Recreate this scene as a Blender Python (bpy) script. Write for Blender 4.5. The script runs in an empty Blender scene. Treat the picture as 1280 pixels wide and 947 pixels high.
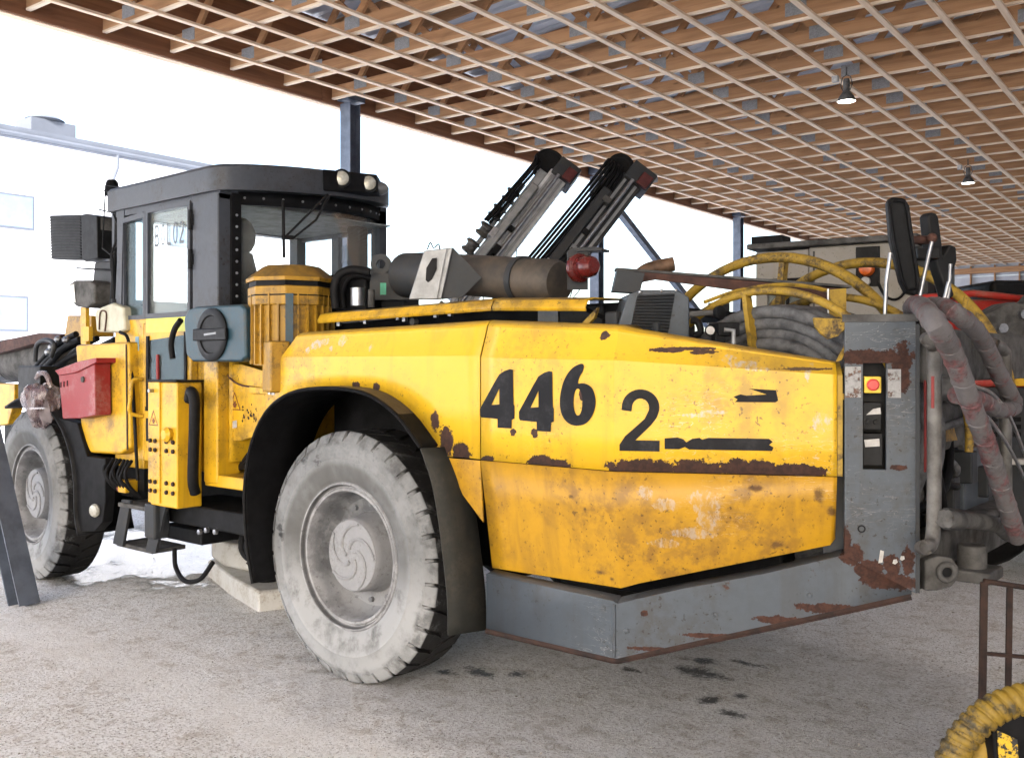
import bpy, bmesh, math, random
from mathutils import Vector, Matrix
random.seed(7)
R = math.radians
S = bpy.context.scene
COL = S.collection

# ------------------------------------------------------------------ camera
# world axes: x runs along the drill rig towards its front, y towards the photographer, z up (metres)
cam_data = bpy.data.cameras.new('camera')
cam = bpy.data.objects.new('camera', cam_data)
COL.objects.link(cam)
cam.location = (-4.019, 3.455, 1.735)
cam.rotation_euler = (R(90), 0, R(-140))
cam_data.sensor_fit = 'HORIZONTAL'
cam_data.sensor_width = 36.0
cam_data.lens = 1215.0 / 1280.0 * 36.0
cam_data.shift_y = -18.5 / 1280.0
cam_data.clip_start = 0.05
cam_data.clip_end = 2000
S.camera = cam
S.render.resolution_x, S.render.resolution_y = 1024, 757

# ------------------------------------------------------------------ sky, sun, exposure
W = bpy.data.worlds.new('World')
S.world = W
W.use_nodes = True
wn = W.node_tree
bgn = wn.nodes['Background']
sky = wn.nodes.new('ShaderNodeTexSky')
sky.sky_type = 'NISHITA'
sky.sun_disc = False
SUN_ELEV, SUN_AZ = R(36), R(118)          # azimuth in the world's xy plane, counted from +x towards +y
sky.sun_elevation = SUN_ELEV
sky.sun_rotation = R(90) - SUN_AZ
sky.air_density = 1.0
sky.dust_density = 3.5
sky.ozone_density = 1.0
wn.links.new(sky.outputs[0], bgn.inputs[0])
bgn.inputs[1].default_value = 0.15
sun_data = bpy.data.lights.new('sun', 'SUN')
sun_data.energy = 3.0
sun_data.angle = R(6)
sun_data.color = (1.0, 0.975, 0.94)
sun = bpy.data.objects.new('sun', sun_data)
COL.objects.link(sun)
sun.location = (-18, 26, 14)
sv = Vector((math.cos(SUN_ELEV) * math.cos(SUN_AZ), math.cos(SUN_ELEV) * math.sin(SUN_AZ), math.sin(SUN_ELEV)))
sun.rotation_euler = sv.to_track_quat('Z', 'Y').to_euler()
S.view_settings.view_transform = 'Standard'
S.view_settings.look = 'None'
S.view_settings.gamma = 1.0
S.view_settings.use_curve_mapping = False
S.view_settings.exposure = 2.30
S.render.engine = 'CYCLES'
S.cycles.use_denoising = True
S.cycles.max_bounces = 10
S.cycles.diffuse_bounces = 6
S.cycles.transparent_max_bounces = 16
S.cycles.sample_clamp_indirect = 8

# ------------------------------------------------------------------ mesh helpers
def V(*a): return Vector(a)

class MB:
    """collects faces for one mesh"""
    def __init__(self): self.v = []; self.f = []
    def add(self, vs, fs):
        o = len(self.v)
        self.v += [tuple(p) for p in vs]
        self.f += [tuple(i + o for i in q) for q in fs]
        return self
    def box(self, lo, hi):
        x0, y0, z0 = [min(a, b) for a, b in zip(lo, hi)]
        x1, y1, z1 = [max(a, b) for a, b in zip(lo, hi)]
        return self.add([(x0,y0,z0),(x1,y0,z0),(x1,y1,z0),(x0,y1,z0),(x0,y0,z1),(x1,y0,z1),(x1,y1,z1),(x0,y1,z1)],
                        [(3,2,1,0),(4,5,6,7),(0,1,5,4),(1,2,6,5),(2,3,7,6),(3,0,4,7)])
    def obox(self, c, size, rz=0, ry=0, rx=0, M=None):
        if M is None: M = Matrix.Rotation(rz, 3, 'Z') @ Matrix.Rotation(ry, 3, 'Y') @ Matrix.Rotation(rx, 3, 'X')
        c = Vector(c); sx, sy, sz = [s / 2 for s in size]
        vs = [c + M @ Vector(q) for q in [(-sx,-sy,-sz),(sx,-sy,-sz),(sx,sy,-sz),(-sx,sy,-sz),(-sx,-sy,sz),(sx,-sy,sz),(sx,sy,sz),(-sx,sy,sz)]]
        return self.add(vs, [(3,2,1,0),(4,5,6,7),(0,1,5,4),(1,2,6,5),(2,3,7,6),(3,0,4,7)])
    def beam(self, p, q, w, h, up=(0,0,1)):
        p, q = Vector(p), Vector(q)
        d = (q - p); L = d.length; d.normalize()
        s = d.cross(Vector(up))
        if s.length < 1e-4: s = d.cross(Vector((1,0,0)))
        s.normalize(); u = s.cross(d)
        M = Matrix((d, s, u)).transposed()
        return self.obox((p + q) / 2, (L, w, h), M=M)
    def prism(self, poly, vec):
        n = len(poly); vec = Vector(vec)
        a = [Vector(p) for p in poly]; b = [p + vec for p in a]
        return self.add(a + b, [tuple(range(n))[::-1], tuple(range(n, 2*n))] + [(i, (i+1) % n, n + (i+1) % n, n + i) for i in range(n)])
    def tube(self, path, r, n=8, closed=False, caps=True):
        P = [Vector(p) for p in path]; m = len(P)
        rr = r if isinstance(r, (list, tuple)) else [r] * m
        T = []
        for i in range(m):
            a = P[(i-1) % m] if (closed or i > 0) else P[i]
            b = P[(i+1) % m] if (closed or i < m-1) else P[i]
            t = b - a
            T.append(t.normalized() if t.length > 1e-9 else Vector((0,0,1)))
        ref = Vector((0,0,1)) if abs(T[0].z) < .9 else Vector((1,0,0))
        u = T[0].cross(ref).normalized()
        vs = []
        for i in range(m):
            u = (u - T[i] * u.dot(T[i]))
            if u.length < 1e-6: u = T[i].orthogonal()
            u.normalize(); w = T[i].cross(u)
            for k in range(n):
                an = 2 * math.pi * k / n
                vs.append(P[i] + (u * math.cos(an) + w * math.sin(an)) * rr[i])
        fs = []
        for i in range(m if closed else m - 1):
            j = (i + 1) % m
            for k in range(n):
                l = (k + 1) % n
                fs.append((i*n+k, i*n+l, j*n+l, j*n+k))
        if caps and not closed:
            fs.append(tuple(range(n))[::-1]); fs.append(tuple((m-1)*n + k for k in range(n)))
        return self.add(vs, fs)
    def lathe(self, prof, o, ax, n=32, closed=False, caps=False):
        o = Vector(o); ax = Vector(ax).normalized()
        u = ax.orthogonal().normalized(); w = ax.cross(u); m = len(prof)
        vs = [o + ax * t + (u * math.cos(2*math.pi*k/n) + w * math.sin(2*math.pi*k/n)) * r for (r, t) in prof for k in range(n)]
        fs = []
        for i in range(m if closed else m-1):
            j = (i+1) % m
            for k in range(n):
                l = (k+1) % n
                fs.append((i*n+k, i*n+l, j*n+l, j*n+k))
        if caps:
            fs.append(tuple(range(n))[::-1]); fs.append(tuple((m-1)*n+k for k in range(n)))
        return self.add(vs, fs)
    def cyl(self, p, q, r, n=16):
        return self.lathe([(r, 0), (r, (Vector(q)-Vector(p)).length)], p, Vector(q)-Vector(p), n, caps=True)
    def ball(self, c, r, n=10, sc=(1,1,1)):
        c = Vector(c); vs = []; fs = []; m = n // 2 + 1
        for i in range(m + 1):
            th = math.pi * i / m
            for k in range(n):
                ph = 2*math.pi*k/n
                vs.append(c + Vector((math.sin(th)*math.cos(ph)*sc[0], math.sin(th)*math.sin(ph)*sc[1], math.cos(th)*sc[2])) * r)
        for i in range(m):
            for k in range(n):
                l = (k+1) % n
                fs.append((i*n+k, (i+1)*n+k, (i+1)*n+l, i*n+l))
        return self.add(vs, fs)
    def sheet(self, rows, th=0.0, closed=False):
        """rows: list of equally long point rows; th gives it thickness along face normals later"""
        n = len(rows[0]); vs = [p for r in rows for p in r]
        fs = [(i*n+k, i*n+k+1, (i+1)*n+k+1, (i+1)*n+k) for i in range(len(rows)-1) for k in range(n-1)]
        return self.add(vs, fs)

MESHES = {}
def mesh_of(name, mb, mat, smooth=None):
    me = bpy.data.meshes.new(name)
    me.from_pydata(mb.v, [], mb.f)
    bm = bmesh.new(); bm.from_mesh(me)
    bmesh.ops.remove_doubles(bm, verts=bm.verts, dist=1e-6)
    bmesh.ops.recalc_face_normals(bm, faces=bm.faces)
    bm.to_mesh(me); bm.free()
    me.materials.append(mat)
    if smooth:
        for p in me.polygons: p.use_smooth = True
        me.set_sharp_from_angle(angle=R(smooth))
    return me

def obj(name, mb, mat, parent=None, smooth=None, bevel=0, seg=2, solid=0, me=None):
    if me is None: me = mesh_of(name, mb, mat, smooth)
    o = bpy.data.objects.new(name, me)
    COL.objects.link(o)
    if parent is not None: o.parent = parent
    if solid:
        m = o.modifiers.new('solid', 'SOLIDIFY'); m.thickness = solid; m.offset = 0
    if bevel:
        m = o.modifiers.new('bevel', 'BEVEL'); m.width = bevel; m.segments = seg; m.limit_method = 'ANGLE'; m.angle_limit = R(35)
        if not smooth:
            for p in me.polygons: p.use_smooth = True
            me.set_sharp_from_angle(angle=R(50))
            m.harden_normals = True
    return o

def empty(name, loc=(0,0,0), rz=0, parent=None):
    o = bpy.data.objects.new(name, None)
    COL.objects.link(o); o.location = loc; o.rotation_euler = (0, 0, rz); o.empty_display_size = .2
    if parent is not None: o.parent = parent
    return o

def tag(o, label=None, cat=None, group=None, kind=None):
    if label: o['label'] = label
    if cat: o['category'] = cat
    if group: o['group'] = group
    if kind: o['kind'] = kind
    return o

def cr(pts, n=6):
    """smooth curve through points"""
    P = [Vector(p) for p in pts]
    P = [P[0]*2 - P[1]] + P + [P[-1]*2 - P[-2]]
    out = []
    for i in range(1, len(P)-2):
        a, b, c, d = P[i-1], P[i], P[i+1], P[i+2]
        for k in range(n):
            t = k / n
            out.append(((b*2) + (c-a)*t + (a*2-b*5+c*4-d)*t*t + (b*3-a-c*3+d)*t**3) * .5)
    out.append(P[-2])
    return out

# ------------------------------------------------------------------ material helpers
class NT:
    def __init__(self, name):
        self.m = bpy.data.materials.new(name); self.m.use_nodes = True
        self.t = self.m.node_tree; self.N = self.t.nodes; self.L = self.t.links
        self.b = self.N['Principled BSDF']; self.out = self.N['Material Output']
        self.co = self.N.new('ShaderNodeTexCoord').outputs['Object']
    def lk(self, a, b): self.L.new(a, b)
    def val(self, sock, x):
        if hasattr(x, 'is_linked') or hasattr(x, 'links'): self.lk(x, sock)
        else: sock.default_value = x
    def math(self, op, a, b=0.0, c=None, clamp=False):
        n = self.N.new('ShaderNodeMath'); n.operation = op; n.use_clamp = clamp
        self.val(n.inputs[0], a); self.val(n.inputs[1], b)
        if c is not None: self.val(n.inputs[2], c)
        return n.outputs[0]
    def vmath(self, op, a, b=(0,0,0)):
        n = self.N.new('ShaderNodeVectorMath'); n.operation = op
        self.val(n.inputs[0], a); self.val(n.inputs[1], b)
        return n.outputs['Value'] if op in ('LENGTH', 'DOT_PRODUCT') else n.outputs[0]
    def noise(self, scale, detail=4, rough=.6, co=None, sc=None, dist=0):
        co = co or self.co
        if sc: co = self.vmath('MULTIPLY', co, sc)
        n = self.N.new('ShaderNodeTexNoise'); n.inputs['Scale'].default_value = scale
        n.inputs['Detail'].default_value = detail; n.inputs['Roughness'].default_value = rough
        n.inputs['Distortion'].default_value = dist
        self.lk(co, n.inputs['Vector'])
        return n.outputs['Fac']
    def voro(self, scale, co=None, feature='F1'):
        n = self.N.new('ShaderNodeTexVoronoi'); n.inputs['Scale'].default_value = scale; n.feature = feature
        self.lk(co or self.co, n.inputs['Vector'])
        return n
    def ramp(self, x, lo, hi, a=0.0, b=1.0):
        n = self.N.new('ShaderNodeMapRange'); n.interpolation_type = 'SMOOTHSTEP'
        self.val(n.inputs[0], x); n.inputs[1].default_value = lo; n.inputs[2].default_value = hi
        n.inputs[3].default_value = a; n.inputs[4].default_value = b
        return n.outputs[0]
    def mix(self, f, a, b, mode='MIX'):
        n = self.N.new('ShaderNodeMix'); n.data_type = 'RGBA'; n.blend_type = mode
        self.val(n.inputs[0], f); 
        for s, x in ((n.inputs[6], a), (n.inputs[7], b)):
            if isinstance(x, tuple): s.default_value = (*x[:3], 1)
            else: self.lk(x, s)
        return n.outputs[2]
    def sep(self, co=None):
        n = self.N.new('ShaderNodeSeparateXYZ'); self.lk(co or self.co, n.inputs[0]); return n.outputs
    def normal_z(self):
        g = self.N.new('ShaderNodeNewGeometry'); return self.sep(g.outputs['Normal'])[2]
    def bump(self, h, strength=.3, dist=.01):
        n = self.N.new('ShaderNodeBump'); n.inputs['Strength'].default_value = strength; n.inputs['Distance'].default_value = dist
        self.lk(h, n.inputs['Height']); self.lk(n.outputs[0], self.b.inputs['Normal'])
    def set(self, col=None, rough=None, metal=None, spec=None):
        for k, x in (('Base Color', col), ('Roughness', rough), ('Metallic', metal), ('Specular IOR Level', spec)):
            if x is None: continue
            if isinstance(x, tuple): x = (*x[:3], 1)
            self.val(self.b.inputs[k], x)
        return self.m
    def blobs(self, lst, warp=0.35, wscale=9.0):
        """distance field of ellipses (x, z, rx, rz) in the xz plane, roughened: >0 inside"""
        w = self.math('ADD', self.math('MULTIPLY', self.math('SUBTRACT', self.noise(wscale, 6, .7), .5), warp * 5),
                      self.math('MULTIPLY', self.math('SUBTRACT', self.noise(wscale * 5, 4, .7), .5), warp * 2.5))
        tot = None
        for (x, z, rx, rz) in lst:
            p = self.vmath('MULTIPLY', self.vmath('SUBTRACT', self.co, (x, 0, z)), (1/rx, 0, 1/rz))
            d = self.math('SUBTRACT', 1.0, self.vmath('LENGTH', p))
            tot = d if tot is None else self.math('MAXIMUM', tot, d)
        return self.math('ADD', tot, w)

def paint(name, col, rough=.45, metal=0.0, var=.18, dirt=(.10,.08,.06), dirt_amt=.35, dirt_scale=2.5, chip=None, chip_th=.70, chip_scale=14,
          dust=None, dust_amt=.0, streak=.0, scratch=None, rust_blobs=None, grey_blobs=None, bump=.15, spec=.4, top_grime=0.0, dent=0, grey_amt=.7, chip_soft=.03, rust_soft=.07, rust_amt=1.0):
    """worn, dirty painted metal"""
    t = NT(name)
    n1 = t.noise(dirt_scale, 6, .65); n2 = t.noise(dirt_scale*7, 5, .7)
    c = t.mix(t.ramp(n2, .3, .7, 0, var), col, tuple(x*.55 for x in col))
    d = t.math('MULTIPLY', t.ramp(n1, .44, .66), t.ramp(n2, .38, .6, .2, 1))
    c = t.mix(t.math('MULTIPLY', d, dirt_amt), c, dirt)
    if streak:
        s = t.noise(9, 4, .6, sc=(1, 1, .06)); s2 = t.ramp(s, .52, .68, 0, streak)
        c = t.mix(s2, c, dirt)
    sp = t.noise(60, 2, .5); spk = t.math('MULTIPLY', t.ramp(sp, .64, .69), t.ramp(n1, .42, .56))
    c = t.mix(t.math('MULTIPLY', spk, .7), c, tuple(x*.5 for x in dirt))
    if scratch:
        s = t.noise(5, 3, .5, sc=(1, 1, 5), dist=2.0); s = t.math('ABSOLUTE', t.math('SUBTRACT', s, .5))
        s = t.math('MULTIPLY', t.ramp(s, .0, .012, 1, 0), t.ramp(t.noise(1.7, 3, .5), .52, .7))
        c = t.mix(t.math('MULTIPLY', s, .55), c, scratch)
    rg = rough
    h = n2
    if chip:
        cn = t.noise(chip_scale, 6, .7); cm = t.math('MULTIPLY', t.ramp(cn, chip_th, chip_th+chip_soft), t.ramp(n1, .42, .55))
        cc = t.mix(t.ramp(t.noise(50, 3), .35, .65), chip, tuple(x*.45 for x in chip))
        c = t.mix(cm, c, cc)
    if grey_blobs:
        g = t.math('MULTIPLY', t.ramp(t.blobs(grey_blobs, .42, 18), .0, .12), t.ramp(t.noise(45, 4, .7, sc=(1, 1, .5)), .42, .62, .05, grey_amt))
        c = t.mix(g, c, (.36, .37, .38))
    if rust_blobs:
        g = t.ramp(t.blobs(rust_blobs, .38, 15), .0, rust_soft, 0, rust_amt)
        rc = t.mix(t.ramp(t.noise(40, 4, .7), .35, .65), (.060, .027, .019), (.030, .016, .013))
        c = t.mix(g, c, rc)
        h = t.math('SUBTRACT', t.math('MULTIPLY', n2, .4), t.math('MULTIPLY', g, .8))
        rg = t.mix(g, (rough,)*3, (.85,)*3)
    if top_grime:
        nz = t.normal_z()
        c = t.mix(t.math('MULTIPLY', t.ramp(nz, .35, .9), t.math('MULTIPLY', t.ramp(n1, .3, .6, .4, 1), top_grime)), c, dirt)
    if dust:
        dn = t.ramp(t.noise(3.3, 6, .7), .35, .65)
        c = t.mix(t.math('MULTIPLY', dn, dust_amt), c, dust)
    t.set(c, rg, metal, spec)
    if dent: h = t.math('ADD', t.math('MULTIPLY', h, .25), t.math('MULTIPLY', t.noise(2.6, 2, .45), dent))
    if bump: t.bump(h, bump, .004 if not dent else .012)
    return t.m

def simple(name, col, rough=.6, metal=0.0, var=.25, scale=12, bump=.2, alt=None, spec=.4):
    t = NT(name)
    n = t.noise(scale, 6, .65)
    c = t.mix(t.ramp(n, .3, .7), col, alt or tuple(x * (1 - var*1.6) for x in col))
    t.set(c, t.math('ADD', t.math('MULTIPLY', n, .25), rough - .12), metal, spec)
    if bump: t.bump(n, bump, .004)
    return t.m

def emit(name, col, st):
    t = NT(name); t.set(col, .3)
    t.b.inputs['Emission Color'].default_value = (*col, 1); t.b.inputs['Emission Strength'].default_value = st
    return t.m

def glass(name, tint=(.92,.97,.97), dirt=.12, gl=.45):
    t = NT(name); N = t.N
    tr = N.new('ShaderNodeBsdfTransparent'); tr.inputs[0].default_value = (*tint, 1)
    gs = N.new('ShaderNodeBsdfGlossy'); gs.inputs['Roughness'].default_value = .02
    df = N.new('ShaderNodeBsdfDiffuse'); df.inputs[0].default_value = (.5,.52,.5,1)
    lw = N.new('ShaderNodeLayerWeight'); lw.inputs[0].default_value = .35
    m1 = N.new('ShaderNodeMixShader'); m2 = N.new('ShaderNodeMixShader')
    t.lk(t.math('MULTIPLY', lw.outputs['Fresnel'], gl), m1.inputs[0]); t.lk(tr.outputs[0], m1.inputs[1]); t.lk(gs.outputs[0], m1.inputs[2])
    t.lk(t.ramp(t.noise(2.2, 6, .7), .35, .7, dirt*.2, dirt), m2.inputs[0]); t.lk(m1.outputs[0], m2.inputs[1]); t.lk(df.outputs[0], m2.inputs[2])
    t.lk(m2.outputs[0], t.out.inputs[0])
    return t.m

# ------------------------------------------------------------------ materials
def wood(name, col, dark):
    t = NT(name)
    oi = t.N.new('ShaderNodeObjectInfo').outputs['Random']
    off = t.N.new('ShaderNodeCombineXYZ'); t.lk(t.math('MULTIPLY', oi, 37.0), off.inputs[0]); t.lk(t.math('MULTIPLY', oi, 91.0), off.inputs[1])
    co = t.vmath('ADD', t.co, off.outputs[0])
    g = t.noise(7, 5, .65, co=co, sc=(.12, 1, 1.8) , dist=.6)
    k = t.voro(1.3, co=t.vmath('MULTIPLY', co, (.9, 1.0, 3.0)))
    kn = t.ramp(k.outputs['Distance'], .03, .09, 1, 0)
    c = t.mix(t.ramp(g, .35, .68), col, dark)
    c = t.mix(t.math('MULTIPLY', kn, .75), c, tuple(x*.35 for x in dark))
    c = t.mix(t.math('MULTIPLY', t.ramp(oi, 0, 1), .3), c, tuple(x*.6 for x in col))
    t.set(c, .75, 0, .25); t.bump(g, .15, .002)
    return t.m
def woody(name, col, dark):     # grain along local y
    t = NT(name)
    oi = t.N.new('ShaderNodeObjectInfo').outputs['Random']
    off = t.N.new('ShaderNodeCombineXYZ'); t.lk(t.math('MULTIPLY', oi, 61.0), off.inputs[1]); t.lk(t.math('MULTIPLY', oi, 7.0), off.inputs[0])
    co = t.vmath('ADD', t.co, off.outputs[0])
    g = t.noise(8, 5, .65, co=co, sc=(2, .1, 2), dist=.5)
    c = t.mix(t.ramp(g, .35, .68), col, dark)
    k = t.voro(1.1, co=t.vmath('MULTIPLY', co, (2, .9, 2)))
    c = t.mix(t.math('MULTIPLY', t.ramp(k.outputs['Distance'], .03, .08, 1, 0), .7), c, tuple(x*.4 for x in dark))
    t.set(c, .75, 0, .25); t.bump(g, .15, .002)
    return t.m
M_WOOD = wood('spruce_chord', (.42, .232, .116), (.29, .152, .074))
M_UNDERLIGHT = wood('painted_underlight', (.74, .60, .45), (.62, .47, .33))  # pale tone holds the snow-bounced light on the chord undersides
M_BATTEN = woody('spruce_batten', (.70, .55, .40), (.58, .42, .285))
M_BOARD = woody('brown_board', (.235, .105, .052), (.165, .07, .035))
M_PLATE = simple('galvanised_plate', (.25, .255, .265), .6, 0, .2, 60)
M_SHEET = simple('white_roof_sheet', (.46, .48, .52), .5, 0, .12, 2, 0)
M_STEELPOST = simple('painted_steel_post', (.11, .13, .17), .5, .2, .25, 5)
M_FACADE = simple('white_facade', (.84, .85, .87), .7, 0, .03, .4, 0)
M_EAVE = simple('grey_blue_eave', (.125, .138, .165), .6, 0, .1, 1, 0, spec=.1)
M_SNOWG = simple('snow_cover', (.88, .90, .93), .8, 0, .06, .7, .4)
M_YEL = paint('yellow_paint', (.58, .335, .013), .42, var=.14, dirt=(.09,.058,.026), dirt_amt=.75, dirt_scale=1.6, scratch=(.45,.36,.22), spec=.35, streak=.28, top_grime=.6)
M_YEL_HOOD = paint('yellow_hood_paint', (.60, .362, .013), .38, var=.07, dirt=(.14,.09,.04), dirt_amt=.5, dirt_scale=1.5, scratch=(.5,.5,.5), streak=.14, spec=.4, top_grime=.7, dent=1.6,
    rust_blobs=[(-1.30,1.288,.09,.035),(-1.40,1.286,.07,.03),(-1.80,1.292,.15,.042),(-2.0,1.29,.13,.045),(-2.2,1.30,.16,.042),(-2.36,1.29,.10,.036),(-.97,1.285,.05,.02),
                (-.70,1.35,.045,.10),(-.62,1.45,.03,.05),(-.80,1.31,.06,.05),(-.03,1.62,.035,.022),(-.19,1.615,.03,.022),(-1.13,1.42,.018,.018),(-1.255,1.42,.022,.025),(-1.52,1.60,.014,.03),
                (-1.88,1.795,.07,.012),(-2.0,1.785,.05,.011),(-1.95,1.80,.09,.008),(-2.37,1.715,.09,.007),(-1.62,1.86,.03,.02)],
    grey_blobs=[(.34,1.845,.05,.025),(.27,1.86,.04,.02),(.12,1.865,.035,.03),(.2,1.82,.022,.02),(-.13,1.82,.02,.02),(.40,1.81,.02,.02),(-2.16,1.735,.06,.014),(-2.22,1.715,.05,.009),(-2.10,1.755,.03,.02),
                (-2.39,1.70,.012,.04),(-2.0,1.52,.07,.008),(-2.06,1.535,.05,.008),(-2.44,1.5,.03,.04)])
M_YEL_SHADED = paint('shaded_yellow_skirt', (.425, .225, .008), .42, var=.16, dirt=(.15,.075,.02), dirt_amt=.7, dirt_scale=2.2, scratch=(.6,.5,.4), streak=.32, spec=.35, top_grime=.3, dent=1.6, grey_amt=.4, rust_soft=.9, rust_amt=.8,  # deeper yellow: the shade on the down-facing skirt is put into the colour
    grey_blobs=[(-1.80,1.19,.03,.03),(-1.87,1.14,.05,.03),(-2.02,1.16,.06,.05),(-2.03,1.08,.05,.06),(-1.96,1.02,.08,.025),(-1.85,.97,.06,.02)],
    rust_blobs=[(-2.42,1.20,.028,.05),(-2.46,1.13,.02,.03),(-2.25,.98,.045,.03),(-1.45,1.15,.02,.014),(-1.52,1.10,.012,.014),(-1.57,.82,.04,.016),(-1.63,.80,.02,.014),(-2.20,1.22,.04,.018)])
M_YDIRTY = paint('dirty_yellow', (.35, .19, .014), .5, var=.3, dirt=(.06,.04,.02), dirt_amt=.8, dirt_scale=5, streak=.4, chip=(.25,.27,.3), chip_th=.68, top_grime=.8)
M_YREEL = paint('reel_yellow', (.34, .215, .022), .6, var=.4, dirt=(.05,.035,.02), dirt_amt=.85, dirt_scale=6, chip=(.07,.045,.02), chip_th=.50, chip_scale=16, chip_soft=.14, streak=.4)
M_GREY = paint('rig_grey_paint', (.066, .079, .095), .42, var=.2, dirt=(.05,.046,.042), dirt_amt=.6, dirt_scale=3, scratch=(.3,.3,.3), streak=.3, chip=(.075,.034,.024), chip_th=.66, chip_scale=7, spec=.22, dent=1.2,
    rust_blobs=[(-2.68,.93,.03,.04),(-2.6,.9,.05,.05),(-2.73,.95,.025,.05),(-2.66,.86,.10,.035),(-2.52,1.02,.02,.06),(-2.54,.96,.05,.04),(-2.44,.74,.10,.022),(-2.3,.68,.10,.018),(-2.05,.60,.12,.012),(-1.85,.53,.10,.010),(-2.70,1.32,.03,.012),(-2.6,1.765,.17,.03),(-2.71,1.72,.035,.10),(-1.80,.68,.014,.012)],
    grey_blobs=[])
M_DGREY = paint('dark_grey_metal', (.030, .033, .037), .5, var=.3, dirt=(.055,.048,.04), dirt_amt=.5, dirt_scale=5, chip=(.12,.06,.035), chip_th=.72, spec=.18)
M_CABGREY = paint('cab_grey_paint', (.052, .058, .070), .45, var=.25, dirt=(.035,.03,.026), dirt_amt=.5, dirt_scale=4, chip=(.09,.04,.03), chip_th=.74, chip_scale=8, spec=.22)
M_BLACK = simple('black_rubber', (.009, .009, .010), .6, 0, .3, 10, spec=.12)
M_BLACKP = simple('black_plastic', (.011, .0115, .0125), .5, 0, .3, 18, .1, spec=.15)
M_DARK = simple('dark_oily_metal', (.009, .0095, .011), .6, 0, .4, 8, spec=.15)
M_RUST = simple('rusted_steel', (.085, .036, .024), .8, .1, .5, 14, .4, alt=(.035, .018, .016))
M_RUSTDK = simple('dark_rust', (.040, .019, .013), .8, .1, .5, 16, .5, alt=(.014, .009, .008))
M_STEEL = simple('bare_steel', (.36, .37, .39), .35, .9, .2, 20)
M_ALU = simple('aluminium', (.26, .27, .28), .45, .4, .2, 9)
M_GREYDIRT = simple('dusty_grey_steel', (.105, .103, .10), .8, 0, .35, 9, .4, alt=(.038, .037, .036), spec=.2)
M_RED = simple('red_paint', (.22, .012, .012), .45, 0, .25, 6)
M_REDBOX = paint('red_box_paint', (.22, .012, .014), .5, var=.2, dirt=(.30,.17,.16), dirt_amt=.5, dirt_scale=5, top_grime=.9)
M_BLUE = paint('blue_reel_plastic', (.015, .046, .066), .5, var=.25, dirt=(.05,.048,.045), dirt_amt=.6, dirt_scale=6, top_grime=.5)
M_WHITEP = paint('white_plastic', (.48, .48, .47), .5, var=.1, dirt=(.30,.27,.23), dirt_amt=.8, dirt_scale=6, streak=.2)
M_CREAM = simple('cream_plastic', (.42, .40, .30), .5, 0, .15, 10)
M_LIME = simple('lime_reflective', (.55, .58, .03), .4, 0, .1, 20, 0)
M_WHITE = simple('white_label', (.42, .41, .39), .6, 0, .2, 30, 0)
M_DECAL = paint('black_decal', (.010, .010, .012), .5, var=.1, dirt=(.032,.032,.035), dirt_amt=.7, dirt_scale=9, bump=0, spec=.1)
M_TAPE = paint('torn_black_tape', (.02, .022, .026), .4, var=.1, dirt=(.4,.3,.1), dirt_amt=.2, chip=(.70,.42,.02), chip_th=.62, chip_scale=11, bump=0)
M_TRI = simple('brown_print', (.16, .05, .015), .6, 0, .1, 30, 0)
M_HOSER = paint('worn_red_hose', (.115, .108, .112), .75, var=.3, dirt=(.06,.055,.055), dirt_amt=.5, dirt_scale=8, chip=(.15,.06,.063), chip_th=.46, chip_scale=9, chip_soft=.12, bump=.4)
M_HOSE = simple('dusty_hose', (.125, .128, .135), .7, 0, .5, 14, .4, alt=(.035, .036, .04))
M_BEIGE = paint('beige_body_paint', (.26, .245, .225), .5, var=.12, dirt=(.2,.17,.13), dirt_amt=.5, dirt_scale=2, streak=.25)
M_REDM = paint('red_machine_paint', (.40, .02, .014), .42, var=.12, dirt=(.25,.14,.1), dirt_amt=.5, dirt_scale=3, top_grime=.5)
M_AMBER = simple('amber_lens', (.55, .10, .01), .2, 0, .2, 30, 0)
M_REDLENS = simple('red_lens', (.11, .012, .01), .25, 0, .3, 40, 0)
M_GLASS = glass('cab_glass', (.90, .96, .96), .20, .13)
M_GLASSD = glass('tinted_glass', (.50, .60, .64), .05, .14)
M_PANE = simple('building_window_pane', (.20, .26, .36), .12, 0, .15, .8, 0)
M_LENS = simple('lamp_lens', (.45, .44, .38), .15, .3, .2, 50)
M_LIT = emit('lit_lamp_face', (1.0, .95, .85), 5.0)
M_AMBERLIT = emit('amber_lit', (1.0, .45, .08), 5.0)
M_SEAT = simple('seat_fabric', (.016, .02, .021), .8, 0, .2, 30)
M_BAG = None

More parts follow.
